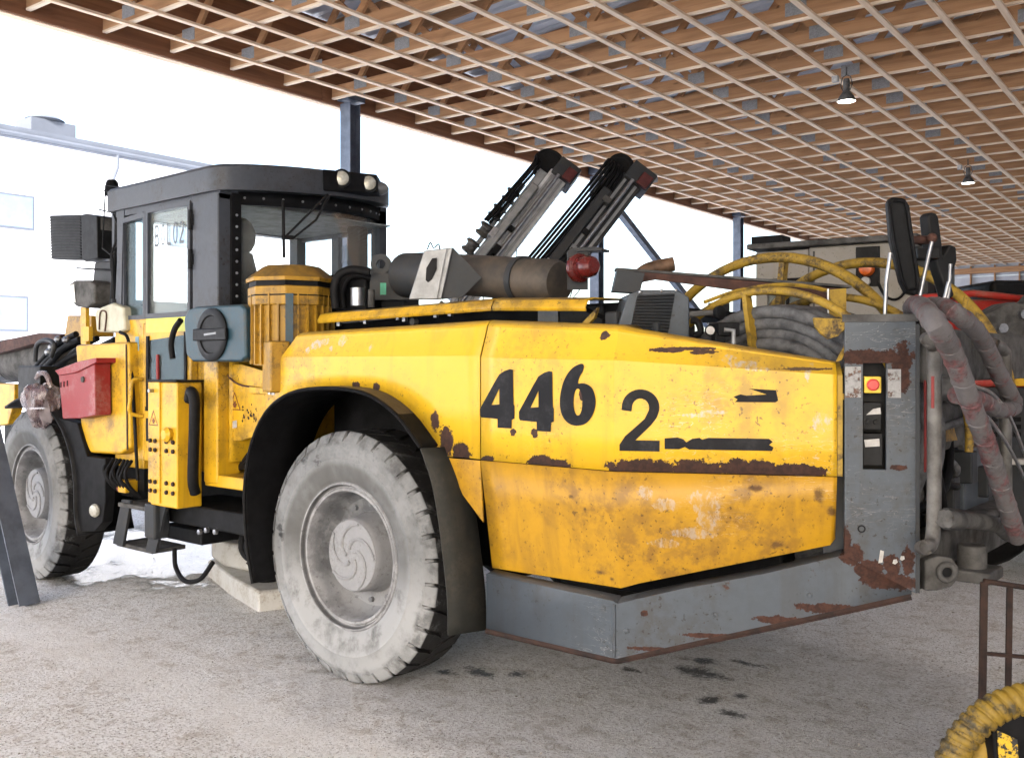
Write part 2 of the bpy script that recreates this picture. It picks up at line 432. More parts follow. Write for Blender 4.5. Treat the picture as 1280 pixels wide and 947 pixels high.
# ------------------------------------------------------------------ ground
def ground_mat():
    t = NT('gritty_floor')
    big = t.noise(.45, 5, .6); mid = t.noise(1.9, 7, .7); clump = t.noise(8.5, 9, .78, dist=.4); fine = t.noise(48, 6, .85); vfine = t.noise(170, 3, .8)
    c = t.mix(t.ramp(mid, .38, .62), (.82, .82, .82), (.70, .685, .66))
    c = t.mix(t.ramp(big, .44, .58, 0, .7), c, (.84, .84, .84))
    m1 = t.math('MULTIPLY', t.ramp(clump, .50, .60), t.ramp(mid, .40, .58, .35, 1))
    c = t.mix(t.math('MULTIPLY', m1, .8), c, (.44, .39, .335))
    c = t.mix(t.ramp(fine, .51, .58, 0, .85), c, (.40, .365, .325))
    c = t.mix(t.ramp(vfine, .54, .64, 0, .8), c, (.88, .87, .85))
    c = t.mix(t.ramp(t.noise(80, 4, .65), .57, .64, 0, .85), c, (.13, .105, .085))
    # greyer, darker floor under the rear of the rig
    p = t.vmath('LENGTH', t.vmath('MULTIPLY', t.vmath('SUBTRACT', t.co, (-1.2, -1.0, 0)), (.40, .62, 0)))
    p = t.math('ADD', p, t.math('MULTIPLY', t.math('SUBTRACT', t.noise(1.6, 6, .7), .5), 1.3))
    wet = t.ramp(p, .70, 1.10, 1, 0)  # mask of the greyer area; changes colour only
    c = t.mix(t.math('MULTIPLY', wet, .42), c, t.mix(t.ramp(clump, .42, .58), (.25, .25, .255), (.15, .145, .14)))
    # faint wheel tracks running along the rig
    yv = t.sep()[1]; yw = t.math('ADD', yv, t.math('MULTIPLY', t.math('SUBTRACT', t.noise(.7, 4, .6), .5), .5))
    trk = t.ramp(t.math('ABSOLUTE', t.math('SUBTRACT', yw, .62)), .13, .24, 1, 0)
    c = t.mix(t.math('MULTIPLY', trk, t.ramp(clump, .40, .55, .15, .5)), c, (.80, .79, .77))
    # oil drips
    oil = None
    for (x, y, rx, ry) in [(-1.31,-1.42,.17,.09),(-1.22,-1.62,.10,.07),(-1.42,-1.75,.12,.035),(-1.57,-1.05,.05,.09),(-1.75,-.95,.09,.05),(-.35,-.62,.12,.06),(-.55,-.72,.06,.06),(-.2,-.5,.07,.05),(-1.66,-1.22,.05,.04),(-1.0,-1.2,.06,.03)]:
        d = t.math('SUBTRACT', 1.0, t.vmath('LENGTH', t.vmath('MULTIPLY', t.vmath('SUBTRACT', t.co, (x, y, 0)), (1/rx, 1/ry, 0))))
        oil = d if oil is None else t.math('MAXIMUM', oil, d)
    oil = t.math('ADD', oil, t.math('ADD', t.math('MULTIPLY', t.math('SUBTRACT', t.noise(11, 6, .75), .5), 3.4), t.math('MULTIPLY', t.math('SUBTRACT', t.noise(60, 3, .7), .5), 1.6)))
    oil = t.ramp(oil, -.25, .75)
    c = t.mix(t.math('MULTIPLY', oil, .92), c, (.016, .013, .010))
    # wet patch towards the snow
    q = t.vmath('LENGTH', t.vmath('MULTIPLY', t.vmath('SUBTRACT', t.co, (4.3, -1.3, 0)), (.42, .62, 0)))
    q = t.math('ADD', q, t.math('MULTIPLY', t.math('SUBTRACT', t.noise(1.3, 7, .75), .5), 1.9))
    pud = t.ramp(q, .45, .85, 1, 0)
    c = t.mix(t.math('MULTIPLY', pud, .8), c, (.11, .10, .075))
    rough = t.mix(oil, (.92,)*3, (.6,)*3); rough = t.mix(t.ramp(pud, .5, .9), rough, (.16,)*3)
    t.set(c, rough, 0, .22)
    hgt = t.math('ADD', t.math('MULTIPLY', fine, .5), t.math('ADD', t.math('MULTIPLY', vfine, .22), t.math('MULTIPLY', clump, 1.1)))
    hgt = t.math('MULTIPLY', hgt, t.math('SUBTRACT', 1.0, t.math('MULTIPLY', pud, .9)))
    t.bump(hgt, .8, .03)
    return t.m
M_GROUND = ground_mat()
g = MB()
n = 60
gx = [-400, -120, -40, -16] + [-10 + 20*i/80 for i in range(81)] + [16, 40, 120, 400]
hmap = lambda x, y: 0.012*math.sin(x*1.7+y*.6)*math.sin(y*1.3-x*.4) if max(abs(x), abs(y)) < 10 else 0
for i in range(len(gx)-1):
    pass
rows = [[(x, y, hmap(x, y)*.5) for x in gx] for y in gx]
g.sheet(rows)
tag(obj('ground', g, M_GROUND, smooth=60), 'gritty pale concrete floor with dust, oil drips and a wet patch', None, None, 'structure')

# snow lying outside the open side of the shed, with an uneven edge
sh_a, sh_b = V(.9985, .0554, 0), V(.0554, -.9985, 0)
CG = V(-4.019, 3.455, 0)
def sh(a, b, z=0): return CG + sh_a*a + sh_b*b + V(0, 0, z)
s = MB()
bs = [-60 + 2*i for i in range(18)] + [-24 + .5*i for i in range(140)] + [46 + 4*i for i in range(30)]
edge = [9.9 + .9*math.sin(b*.31) + .5*math.sin(b*.9+1) + .25*math.sin(b*2.3) + random.uniform(-.15, .15) for b in bs]
rows = []
for j, (da, dz) in enumerate([(0, .004), (.5, .03), (1.6, .07), (6, .12), (30, .15), (300, .2)]):
    rows.append([sh(e + da, b, dz + (random.uniform(-.01, .03) if 0 < j < 4 else 0)) for b, e in zip(bs, edge)])
s.sheet(rows)
s.sheet([[sh(a, b, z) for a in (-200, -60, -20, -8, -2, 4, 9.6)] for b, z in ((-10.6, .006), (-11.5, .05), (-14, .12), (-30, .14), (-59.9, .14))])  # unseen snow past the near end, added to bounce light into the shed
tag(obj('snow', s, M_SNOWG, smooth=80), 'white snow cover on the yard outside the shed', None, None, 'structure')

# loose grit on the floor in view
def grit():
    m = MB(); rnd = random.Random(3)
    for i in range(16000):
        # denser towards the photographer
        a = rnd.uniform(-.62, .62); d = 2.9 + 7.5*rnd.random()**1.6
        F = V(.6428, -.7660, 0); Rr = V(-.7660, -.6428, 0)
        c = CG + F*d + Rr*(d*a)
        r = rnd.uniform(.0022, .006) * (1.9 if rnd.random() < .03 else 1)
        z = hmap(c.x, c.y)*.5
        an = rnd.uniform(0, 6.28)
        p = [(c.x + r*math.cos(an+k*2.094)*rnd.uniform(.7, 1.3), c.y + r*math.sin(an+k*2.094)*rnd.uniform(.7, 1.3), z - .001) for k in range(3)]
        m.add(p + [(c.x, c.y, z + r*rnd.uniform(.5, .9))], [(0,1,3),(1,2,3),(2,0,3)])
    return m
M_GRIT = simple('grit', (.36, .33, .30), .9, 0, .5, 60, 0, alt=(.15, .13, .11))
tag(obj('grit', grit(), M_GRIT), 'loose grit and small stones scattered over the floor', 'grit', None, 'stuff')

# ------------------------------------------------------------------ timber shed
H = 5.755
shed = empty('timber_shed', CG, math.atan2(.0554, .9985))   # local x: along the trusses, local -y: along the battens
tag(shed, 'open-sided timber shed with exposed wooden roof trusses and battens', 'shed')
EA = 11.147; AEND = -7.4
B0, BS, NT_ = 5.6 - 16*.937, .937, 57  # trusses and roof lengthened unseen behind the camera to cut sky light
BEND = B0 + (NT_-1)*BS
ch = MB().box((AEND, -.0225, .054), (EA - .02, .0225, .228))
ch_me = mesh_of('bottom_chord', ch, M_WOOD)
lit_strip_me = mesh_of('lit_underside_strip', MB().box((AEND, -.028, .028), (EA - .02, .028, .0535)), M_UNDERLIGHT)  # added strip, coloured as the lit underside of each chord
tc = MB()
zt = lambda a: 1.05 + (EA - a) * .085
tc.prism([(AEND, -.0225, zt(AEND)), (EA+.3, -.0225, zt(EA+.3)), (EA+.3, -.0225, zt(EA+.3)+.17), (AEND, -.0225, zt(AEND)+.17)], (0, .045, 0))
tc_me = mesh_of('top_chord', tc, M_WOOD)
nodes_b = [10.6, 8.7, 6.5, 4.3, 2.1, -.1, -2.4, -4.8]
nodes_t = [9.8, 7.6, 5.4, 3.2, 1.0, -1.2, -3.6, -6.0]
web_me = []
for i in range(8):
    for (a0, a1) in ((nodes_b[i], nodes_t[i]),) + (((nodes_b[i+1], nodes_t[i]),) if i < 7 else ()):
        w = MB().beam((a0, 0, .20), (a1, 0, zt(a1)+.03), .045, .095, (0, 1, 0)) if False else MB()
        w.beam((a0, 0, .20), (a1, 0, zt(a1)+.03), .0449, .095, (1, 0, 0) if abs(a1-a0) < .01 else (0, 0, 1))
        web_me.append(mesh_of('web', w, M_WOOD))
plate_me = mesh_of('nail_plate', MB().box((-.13, .0226, .10), (.13, .026, .26)), M_PLATE)
plate2_me = mesh_of('nail_plate', MB().box((-.07, .0226, .07), (.07, .026, .20)), M_PLATE)
for k in range(NT_):
    b = B0 + k*BS
    tr = empty('roof_truss', (0, -b, H), 0, shed)
    obj('bottom_chord', None, None, tr, me=ch_me)
    obj('lit_underside_strip', None, None, tr, me=lit_strip_me)
    if 12 <= k < 38:
        obj('top_chord', None, None, tr, me=tc_me)
    if 15 <= k < 32:
        for m in web_me[:13]: obj('web', None, None, tr, me=m)
        for q, a in enumerate(nodes_b[:6]):
            o = obj('nail_plate', None, None, tr, me=plate_me); o.location = (a + random.uniform(-.16, .16), 0, 0)
    elif 32 <= k < 42:
        for q, a in enumerate(nodes_b[1:4]):
            o = obj('nail_plate', None, None, tr, me=plate_me); o.location = (a + random.uniform(-.16, .16), 0, 0)
LB = BEND - B0
bt_me = [mesh_of('batten', MB().box((-.036, -LB/2 - .3, -.003), (.036, LB/2 + .3, .0275)), M_BATTEN)]
for i in range(1, 31):
    o = obj('batten', None, None, shed, me=bt_me[0])
    o.location = (EA - .5994*i, -(B0 + LB/2), H + random.uniform(-.002, .002))
    o.rotation_euler = (0, 0, random.uniform(-.0004, .0004))
# eave boards, in lengths
bl = LB / 8
for i in range(8):
    y1 = -(B0 - .2 + i*bl)
    obj('fascia_board', MB().box((EA, y1 - bl + .006, H - .035), (EA + .03, y1, H + .30)), M_BOARD, shed)
    obj('soffit_board', MB().box((EA + .031, y1 - bl + .006, H - .05), (EA + .16, y1, H - .02)), M_BATTEN, shed)
    obj('eave_panel', MB().box((EA + .002, y1 - bl + .006, H + .302), (EA + .028, y1, H + 1.2)), M_BOARD, shed)
# roof sheet, profiled
rs = MB(); rows = []
ys = []
yy = 0.0
while yy < LB + 2:
    ys += [(yy, 0), (yy + .18, 0), (yy + .21, .04), (yy + .27, .04)]; yy += .30
for a in (AEND - .3, EA + .5):
    rows.append([(a, -(B0 - 1 + y), H + zt(a) + .175 + dz) for y, dz in ys])
rs.sheet(rows)
obj('roof_sheet', rs, M_SHEET, shed, solid=.002)
# steel posts of the open side, I-sections
for b in (3.2, 10.55, 17.76, 25.1, 32.4, 39.7):
    p = MB(); a0 = EA - .12
    p.box((a0 - .11, -b - .11, 0), (a0 + .11, -b - .098, H)); p.box((a0 - .11, -b + .098, 0), (a0 + .11, -b + .11, H))
    p.box((a0 - .006, -b - .0975, 0), (a0 + .006, -b + .0975, H - .002))
    obj('post', p, M_STEELPOST, shed)
    obj('post_cap', MB().box((a0 - .14, -b - .18, H + .029), (a0 + .1, -b + .18, H + .20)), M_STEELPOST, shed)
obj('wind_brace', MB().beam((EA - .12, -17.95, 5.52), (EA - .12, -25.0, 1.78), .14, .14), M_STEELPOST, shed)
# raking strut whose foot stands beside the front wheel
fb = MB(); 
f0, f1 = V(6.98, -3.49, -.01), V(9.75, -3.49, 5.75)
d = (f1 - f0).normalized(); side = V(0, 1, 0); nrm = d.cross(side)
for off in (-.075, .075): fb.obox((f0+f1)/2 + nrm*off, ((f1-f0).length, .15, .012), M=Matrix((d, side, nrm)).transposed())
fb.obox((f0+f1)/2, ((f1-f0).length, .010, .138), M=Matrix((d, side, nrm)).transposed())
obj('raking_strut', fb, M_STEELPOST, shed)
# far end wall: studs, sill and profiled sheets
be = BEND + .1
for i in range(16):
    a = EA - .5 - i*.9
    obj('stud', MB().box((a - .024, -be - .15, 0), (a + .024, -be - .002, H)), M_WOOD, shed)
    for j in range(8):
        if i < 15: obj('wall_sheet', MB().box((a - .9 + .002, -be - .19, j*.76 + .004), (a - .002, -be - .16 - .012*(j % 2), (j+1)*.76 - .004)), M_SHEET, shed)
obj('wall_plate', MB().box((EA - .5 - 15*.9, -be - .14, H - .32), (EA, -be + .05, H - .1)), M_WOOD, shed)
obj('eave_infill', MB().box((EA - .5, -be - .19, 0), (EA, -be - .16, H)), M_SHEET, shed)
# closed back of the shed
bw = MB(); rows = []
pts = []
yy = B0 + 4
while yy < BEND + .2:
    pts += [(yy, 0), (yy + .15, 0), (yy + .19, .03), (yy + .26, .03)]; yy += .3
for z in (0.0, H + 1.2): rows.append([(AEND + .1 + dz, -y, z) for y, dz in pts])
bw.sheet(rows)
obj('back_wall', bw, M_SHEET, shed, solid=.002)

# ------------------------------------------------------------------ lit shed lamps
def lamp(px, label):
    c = Vector(px)
    o = empty('shed_lamp', c); o.scale = (.8,)*3; tag(o, label, 'lamp', 'lamps hung under the shed ceiling')
    obj('reflector', MB().lathe([(.05, .10), (.06, .09), (.085, .05), (.12, .0), (.155, -.07), (.16, -.085), (.15, -.085), (.12, -.02), (.05, .07)], (0,0,0), (0,0,1), 24), M_GREYDIRT, o, smooth=40)
    obj('housing', MB().lathe([(.0, .30), (.045, .30), (.055, .27), (.055, .12), (.05, .098)], (0,0,0), (0,0,1), 16), M_GREYDIRT, o, smooth=40)
    obj('lamp_glass', MB().lathe([(.0, -.072), (.148, -.072), (.148, -.078), (.0, -.085)], (0,0,0), (0,0,1), 24), M_LIT, o, smooth=40)
    obj('bracket', MB().tube([(-.06, 0, .10), (-.10, 0, .20), (-.07, 0, .33), (0, 0, .37), (.07, 0, .33), (.10, 0, .20), (.06, 0, .10)], .008, 6), M_GREYDIRT, o)
    obj('junction_box', MB().box((.14, -.04, .28), (.24, .04, .38)), M_WHITE, o)
    obj('hanger', MB().beam((0, 0, .36), (0, 0, (H - c.z)/.8), .02, .02), M_GREYDIRT, o)
lamp((0.968, -9.527, 5.35), 'larger lit bell lamp under the ceiling, closer of the two')
lamp((1.393, -16.933, 5.35), 'smaller lit bell lamp, farther under the ceiling by the far wall')

# ------------------------------------------------------------------ white building across the yard
bd = empty('white_building', sh(30, 4)); tag(bd, 'white rendered building across the yard with grey roof edge and vent', 'building')
bd.rotation_euler = (0, 0, math.atan2(.0554, .9985))
obj('wall', MB().box((0, -22, 0), (12, 30, 8.62)), M_FACADE, bd)
rf = obj('roof_edge', MB().box((-.25, -22.2, 8.62), (12.2, 30.2, 8.95)), M_EAVE, bd)
obj('gutter', MB().tube([(-.32, 30, 8.70), (-.32, -22, 8.70)], .075, 8), M_EAVE, bd)
obj('drainpipe', MB().tube([(-.32, -13.9, 8.66), (-.30, -13.9, 8.2), (-.08, -13.85, 7.75), (-.08, -13.85, 0)], .055, 8), M_EAVE, bd)
vt = obj('roof_vent', MB().box((1.2, -13.3, 8.95), (2.2, -11.8, 9.72)), M_EAVE, bd)
obj('vent_cap', MB().lathe([(.0, 0), (.55, 0), (.62, .06), (.45, .16), (0, .2)], (1.7, -12.5, 9.73), (0,0,1), 20), M_EAVE, vt, smooth=40)
def win(y0, y1, z0, z1, lit=False):
    w = obj('window', MB().box((-.05, y0, z0), (.03, y1, z1)), M_EAVE, bd)
    for i in range(2):
        a = y0 + (y1-y0)*i/2
        obj('pane', MB().box((-.06, a + .06, z0 + .07), (-.052, a + (y1-y0)/2 - .06, z1 - .07)), M_PANE, w)
    if lit:
        obj('window_lamp', MB().ball((-.14, (y0+y1)/2, z1 - .12), .09), M_AMBERLIT, w)
win(-11.27, -8.9, 5.86, 6.94); win(-4.5, -2, 5.86, 6.94)
win(-11.08, -8.4, 2.72, 3.83, True); win(-18.5, -16, 5.86, 6.94); win(-18.5, -16, 2.72, 3.83)
# ================================================================== the drill rig
rig = empty('drill_rig', (0, -1.35, 0))
tag(rig, 'large yellow and grey mining drill rig marked 446 2, parked under the shed roof', 'drill rig')
class _Rig: pass
def part(name, mb, mat, parent=None, **k):
    """a part of the rig, built in world metres"""
    o = obj(name, mb, mat, parent or rig, **k)
    if parent is None: o.matrix_parent_inverse = rig.matrix_basis.inverted()
    return o
rig.location = (0, -1.35, 0)
rig.matrix_basis = Matrix.Translation((0, -1.35, 0))

CH0 = V(-1.69, 0, 0); CHE = V(-.885, -.465, 0); CHN = V(-.465, .885, 0)
def ch_(s_, off, z): return CH0 + CHE*s_ + CHN*off + V(0, 0, z)

# ---------------- chassis masses
part('chassis', MB().box((-2.2, -2.15, .62), (3.3, -.55, 1.15)).box((-1.6, -2.5, .75), (-.95, -.2, 1.7)), M_DARK, bevel=.02)
part('engine_bay', MB().box((-2.2, -2.45, 1.1), (.9, -.62, 1.66)), M_DARK)
part('front_frame', MB().box((3.2, -1.95, .7), (6.2, -.75, 1.25)), M_DARK, bevel=.03)
part('axle', MB().cyl((0, -2.5, .685), (0, -.3, .685), .17).ball((0, -1.35, .685), .32, 12), M_DARK, smooth=40)
part('axle', MB().cyl((3.85, -2.5, .685), (3.85, -.3, .685), .17).ball((3.85, -1.35, .685), .32, 12), M_DARK, smooth=40)

# ---------------- wheels
def tyre_mat():
    t = NT('dusty_tyre')
    x, y, z = t.sep()
    rad = t.vmath('LENGTH', t.vmath('MULTIPLY', t.co, (1, 0, 1)))
    side = t.math('MULTIPLY', t.ramp(y, -.062, -.04), t.math('MAXIMUM', t.ramp(rad, .60, .64, 1, 0), t.ramp(t.noise(6, 5, .65), .36, .52, .45, 1)))
    n = t.noise(5, 7, .7); n2 = t.noise(26, 5, .7); sm = t.noise(2.4, 4, .6)
    conc = t.math('SINE', t.math('MULTIPLY', rad, 330))
    dust = t.mix(t.ramp(n, .35, .65), (.205, .212, .218), (.145, .149, .152))
    dust = t.mix(t.ramp(n2, .5, .75, 0, .5), dust, (.075, .075, .073))
    # rubbed darker band on the inner sidewall, fresh dust low down
    band = t.math('MULTIPLY', t.ramp(rad, .40, .415), t.ramp(rad, .49, .535, 1, 0))
    dust = t.mix(t.math('MULTIPLY', band, t.ramp(sm, .35, .6, .45, .9)), dust, (.085, .085, .083))
    low = t.ramp(z, -.25, .1, .75, 0)
    dust = t.mix(t.math('MULTIPLY', low, t.ramp(n, .3, .55)), dust, (.34, .35, .36))
    wipe = t.math('MULTIPLY', t.ramp(t.noise(3.2, 5, .7, sc=(1, 1, 1.6)), .58, .66), t.ramp(z, -.25, .05, 0, .85))
    rub = t.mix(t.ramp(n2, .3, .7), (.008, .008, .009), (.017, .0165, .0165))
    f = t.math('MULTIPLY', side, t.math('SUBTRACT', 1.0, t.math('MULTIPLY', wipe, t.ramp(rad, .50, .54))))
    shoulder = t.math('MULTIPLY', t.ramp(t.noise(11, 6, .75), .50, .66), t.ramp(y, -.16, -.05, 0, .6))
    f = t.math('MAXIMUM', f, shoulder)
    t.set(t.mix(f, rub, dust), t.mix(f, (.55,)*3, (.9,)*3), 0, .3)
    t.bump(t.math('ADD', n2, t.math('MULTIPLY', conc, .12)), .25, .004)
    return t.m
M_TYRE = tyre_mat()
M_RIMX = paint('dusty_hub', (.215, .218, .228), .7, 0, var=.15, dirt=(.07,.07,.07), dirt_amt=.8, dirt_scale=6, dust=(.29,.295,.305), dust_amt=.5, bump=.2)
RT = .685
def rim_mat():
    t = NT('dusty_rim'); rad = t.vmath('LENGTH', t.vmath('MULTIPLY', t.co, (1, 0, 1))); z = t.sep()[2]
    n = t.noise(7, 7, .7); n2 = t.noise(30, 5, .7)
    light = t.mix(t.ramp(n, .36, .62), (.30, .305, .315), (.17, .172, .18))
    dark = t.mix(t.ramp(n, .36, .62), (.15, .155, .165), (.085, .088, .095))
    f = t.math('MAXIMUM', t.ramp(rad, .335, .35), t.math('MULTIPLY', t.ramp(z, -.12, -.26), t.ramp(n, .38, .55, .5, 1)))
    f = t.math('MAXIMUM', f, t.ramp(t.noise(4, 6, .7), .56, .66, 0, .55))
    c = t.mix(f, dark, light)
    c = t.mix(t.ramp(n2, .56, .66, 0, .5), c, (.06, .06, .06))
    groove = t.math('MULTIPLY', t.ramp(rad, .378, .383), t.ramp(rad, .389, .394, 1, 0))
    c = t.mix(t.math('MULTIPLY', groove, .75), c, (.035, .035, .036))
    t.set(c, .8, 0, .25); t.bump(n2, .25, .004); return t.m
M_RIM = rim_mat()
def tyre_mesh():
    m = MB(); n = 96
    prof = [(.395, -.045), (.42, -.022), (.455, -.012), (.50, -.004), (.535, 0), (.54, -.004), (.60, -.006), (.64, -.022), (.655, -.045), (.660, -.08), (.662, -.20), (.660, -.32), (.655, -.355), (.60, -.395), (.50, -.40), (.42, -.38), (.395, -.355)]
    m.lathe(prof, (0,0,0), (0,1,0), n, closed=True)
    # lugs: shoulder blocks running in towards the tread centre, on both shoulders
    nl = 34
    for k in range(nl):
        for sgn in (0, 1):
            a0 = 2*math.pi*(k + .5*sgn)/nl
            w = 2*math.pi/nl*(.40 + .02*math.sin(k*5.3))
            def pt(r, a, y): return V(r*math.cos(a), y, r*math.sin(a))
            sk = .5*w*2
            st = [(-.012, .628, 0), (-.035, .668, 0), (-.05, .684, .0), (-.13, .686, .05), (-.215, .686, .13)]
            rings = []
            for (y, r, da) in st:
                yy = y if sgn == 0 else -.40 - y
                sh_ = da*.9
                rings.append([pt(r, a0 - w + sh_, yy), pt(r, a0 + w + sh_, yy), pt(.63, a0 + w*1.15 + sh_, yy), pt(.63, a0 - w*1.15 + sh_, yy)])
            vs = [p for r in rings for p in r]; fs = [(0,1,2,3), tuple(4*(len(st)-1)+q for q in (3,2,1,0))]
            for i in range(len(st)-1):
                for q in range(4): fs.append((4*i+q, 4*i+(q+1)%4, 4*i+4+(q+1)%4, 4*i+4+q))
            m.add(vs, fs)
    return m
T_ME = mesh_of('tyre', tyre_mesh(), M_TYRE, 40)
rim = MB().lathe([(.40, -.05), (.405, -.035), (.40, -.028), (.392, -.028), (.388, -.05), (.376, -.055), (.368, -.045), (.356, -.045), (.35, -.065), (.342, -.12), (.335, -.18), (.30, -.22), (.27, -.225), (.0, -.225)], (0,0,0), (0,1,0), 64)
RIM_ME = mesh_of('rim', rim, M_RIM, 35)
hub = MB().lathe([(.228, -.23), (.215, -.19), (.205, -.115), (.202, -.085), (.190, -.07), (.0, -.066)], (0,0,0), (0,1,0), 48)
HUB_ME = mesh_of('hub_cover', hub, M_RIMX, 35)
rib = MB()
for k in range(5):
    pth = []
    for i in range(9):
        t_ = i/8; rr = .035 + .15*t_; an = 2*math.pi*k/5 + 1.9*t_**1.2
        pth.append((rr*math.cos(an), -.068, rr*math.sin(an)))
    rib.tube(pth, [.012 - .003*i/8 for i in range(9)], 6)
rib.tube([(.19*math.cos(a*math.pi/18), -.075, .19*math.sin(a*math.pi/18)) for a in range(36)], .006, 6, closed=True)
RIB_ME = mesh_of('swirl_rib', rib, M_RIMX, 50)
BOLT_ME = mesh_of('wheel_bolt', MB().lathe([(.016, -.226), (.016, -.205), (.0, -.203)], (0,0,0), (0,1,0), 6), M_RIM)
def wheel(x, y, mir=False, steer=0):
    w = empty('wheel', (0,0,0))
    w.parent = rig; w.location = (x, y + 1.35, RT); w.rotation_euler = (0, random.uniform(0, 1), (math.pi if mir else 0) + steer)
    obj('tyre', None, None, w, me=T_ME)
    obj('rim', None, None, w, me=RIM_ME); obj('hub_cover', None, None, w, me=HUB_ME); obj('swirl_rib', None, None, w, me=RIB_ME)
    for k in range(12):
        b = obj('wheel_bolt', None, None, w, me=BOLT_ME)
        b.location = (.268*math.cos(k*math.pi/6), 0, .268*math.sin(k*math.pi/6))
    return w
w0 = wheel(.09, 0); w0.rotation_euler[1] = 0
w1 = wheel(4.02, -.03, steer=R(-3)); w1.rotation_euler[1] = 0
wheel(.09, -2.7, True); wheel(4.02, -2.7, True)

# ---------------- fender over the rear wheel
FP = [(.735,.47),(.79,.66),(.815,.86),(.81,1.06),(.75,1.27),(.62,1.45),(.44,1.555),(.22,1.60),(-.05,1.605),(-.27,1.575),(-.47,1.48),(-.64,1.33)]
fpath = [(p.x, p.z) for p in cr([(x, 0, z) for x, z in FP], 4)]
rows = [[(x, yy, z) for (x, z) in fpath] for yy in (-.33, -.1, .1, .115)]
part('fender_arch', MB().sheet(rows), M_BLACK, smooth=60, solid=.016)
lip = part('fender_edge', MB().tube([(x, .118, z) for x, z in fpath], .011, 6), M_BLACK, smooth=60)
FR = [(-.64,1.325),(-.715,1.17),(-.76,1.0),(-.795,.80),(-.82,.62),(-.825,.45)]
fr = [(p.x, p.z) for p in cr([(x, 0, z) for x, z in FR], 3)]
M_FLAP = paint('grey_mud_flap', (.022, .0225, .020), .65, var=.3, dirt=(.045,.04,.032), dirt_amt=.7, dirt_scale=4, streak=.3, spec=.15)
part('mud_flap', MB().sheet([[(x - k*.07, yy, z) for (x, z) in fr] for k, yy in ((0, .12), (.35, .05), (1.0, -.07))]), M_FLAP, smooth=60, solid=.014)
M_FARCH = paint('worn_arch_paint', (.075, .058, .038), .6, var=.3, dirt=(.04,.03,.025), dirt_amt=.7, dirt_scale=6)
part('arch_outer_skin', MB().sheet([[(x, yy, z + .010) for (x, z) in fpath if x < .25] for yy in (-.02, .113)]), M_FARCH, smooth=60)

# ---------------- yellow hood panels
def hood_rear():
    st = []
    for i in range(9):
        x = -.93 - (.76)*i/8
        nn = V(0, 1, 0) if i < 8 else V(-.2397, .9708, 0)
        st.append((V(x, 0, 0), nn, 1.280, 1.765 - .014*i/8, 1.945 - .042*i/8))
    for s_ in (.1, .2, .3, .4, .5, .6, .7, .8, .885, .905):
        i = s_/.905*9
        st.append((CH0 + CHE*s_, CHN, 1.280, 1.751 - .06*i/9, 1.903 - .158*i/9))
    return st
TOPS = [(.0, 0.0), (.046, .74)] + [(.046 + .045*(math.sin(R(20 + 70*k/6)) - math.sin(R(20)))/(1 - math.sin(R(20))) if False else .046 + .05*(1 - math.cos(R(15*k))), .74 + .26*math.sin(R(15*k))) for k in range(1, 7)] + [(.30, 1.02)]
st = hood_rear()
rows = []
for fz in (0, .33, .66):
    rows.append([p + V(0,0,zb + (zm-zb)*fz) for p, nn, zb, zm, ztp in st])
for dy, fz in TOPS:
    rows.append([p - nn*dy + V(0,0,zm + (ztp-zm)*fz) for p, nn, zb, zm, ztp in st])
part('hood_panel', MB().sheet(rows), M_YEL_HOOD, smooth=16, solid=.006)
# lower skirt
low = []
for i, (p, nn, zb, zm, ztp) in enumerate(st):
    u = i/(len(st)-1)
    if p.x > -1.69: zl = .755 + .012*(p.x + .93)/-.76
    else:
        s_ = (p - CH0).length; zl = .767 + .225*s_/.905
        if s_ > .895: zl += .022
    low.append((p, nn, zl))
rows = [[p + nn*.004 + V(0,0,1.277) for p, nn, zl in low]]
for fz in (.35, .7, .93, 1.0): rows.append([p + nn*(.004 - .085*fz) + V(0,0,1.277 + (zl-1.277)*fz) for p, nn, zl in low])
rows.append([p - nn*.12 + V(0,0,zl + .005) for p, nn, zl in low])
part('skirt_panel', MB().sheet(rows), M_YEL_SHADED, smooth=18, solid=.006)
# end flange of the hood at the rear, folded round the corner
pe, ne = st[-1][0], st[-1][1]
part('hood_end_fold', MB().prism([pe + CHE*.002 + V(0,0,1.28), pe + CHE*.002 + V(0,0,1.69), pe - ne*.10 + CHE*.002 + V(0,0,1.745), pe - ne*.14 + CHE*.002 + V(0,0,1.70), pe - ne*.10 + CHE*.002 + V(0,0,1.28)], CHE*.02), M_YREEL)

# front hood panel with the wheel arch cut out
def arch_z(x):
    if x >= .70: return None
    for (x0, z0), (x1, z1) in zip(fpath, fpath[1:]):
        if z0 > 1.1 and x1 <= x <= x0: return z0 + (z1-z0)*((x-x0)/(x1-x0) if abs(x1-x0) > 1e-6 else 0)
    return 1.28
rows_b = []
xs = [.675, .66, .64, .62, .59, .55, .5, .44, .36, .27, .17, .06, -.05, -.16, -.27, -.37, -.46, -.54, -.60, -.645, -.68, -.76, -.84, -.922]
cols = []
for x in xs:
    zb = max(arch_z(x) if arch_z(x) else 1.4, 1.283)
    zm = 1.775; ztp = 1.915 + (.675 - x)*.019
    sl = max(0, (x - .50)/.175)           # front edge leans back
    xm = x - .0*sl; xt = x - .14*sl
    xm = x - .05*sl
    col_ = [(x, 0, zb), ((x+xm)/2, 0, (zb+zm)/2)]
    for dy, fz in TOPS: col_.append((xm + (xt-xm)*min(fz, 1), -dy, zm + (ztp-zm)*fz))
    cols.append(col_)
m = MB()
m.sheet([[c[k] for c in cols] for k in range(len(cols[0]))])
part('hood_panel', m, M_YEL_HOOD, smooth=16, solid=.006)
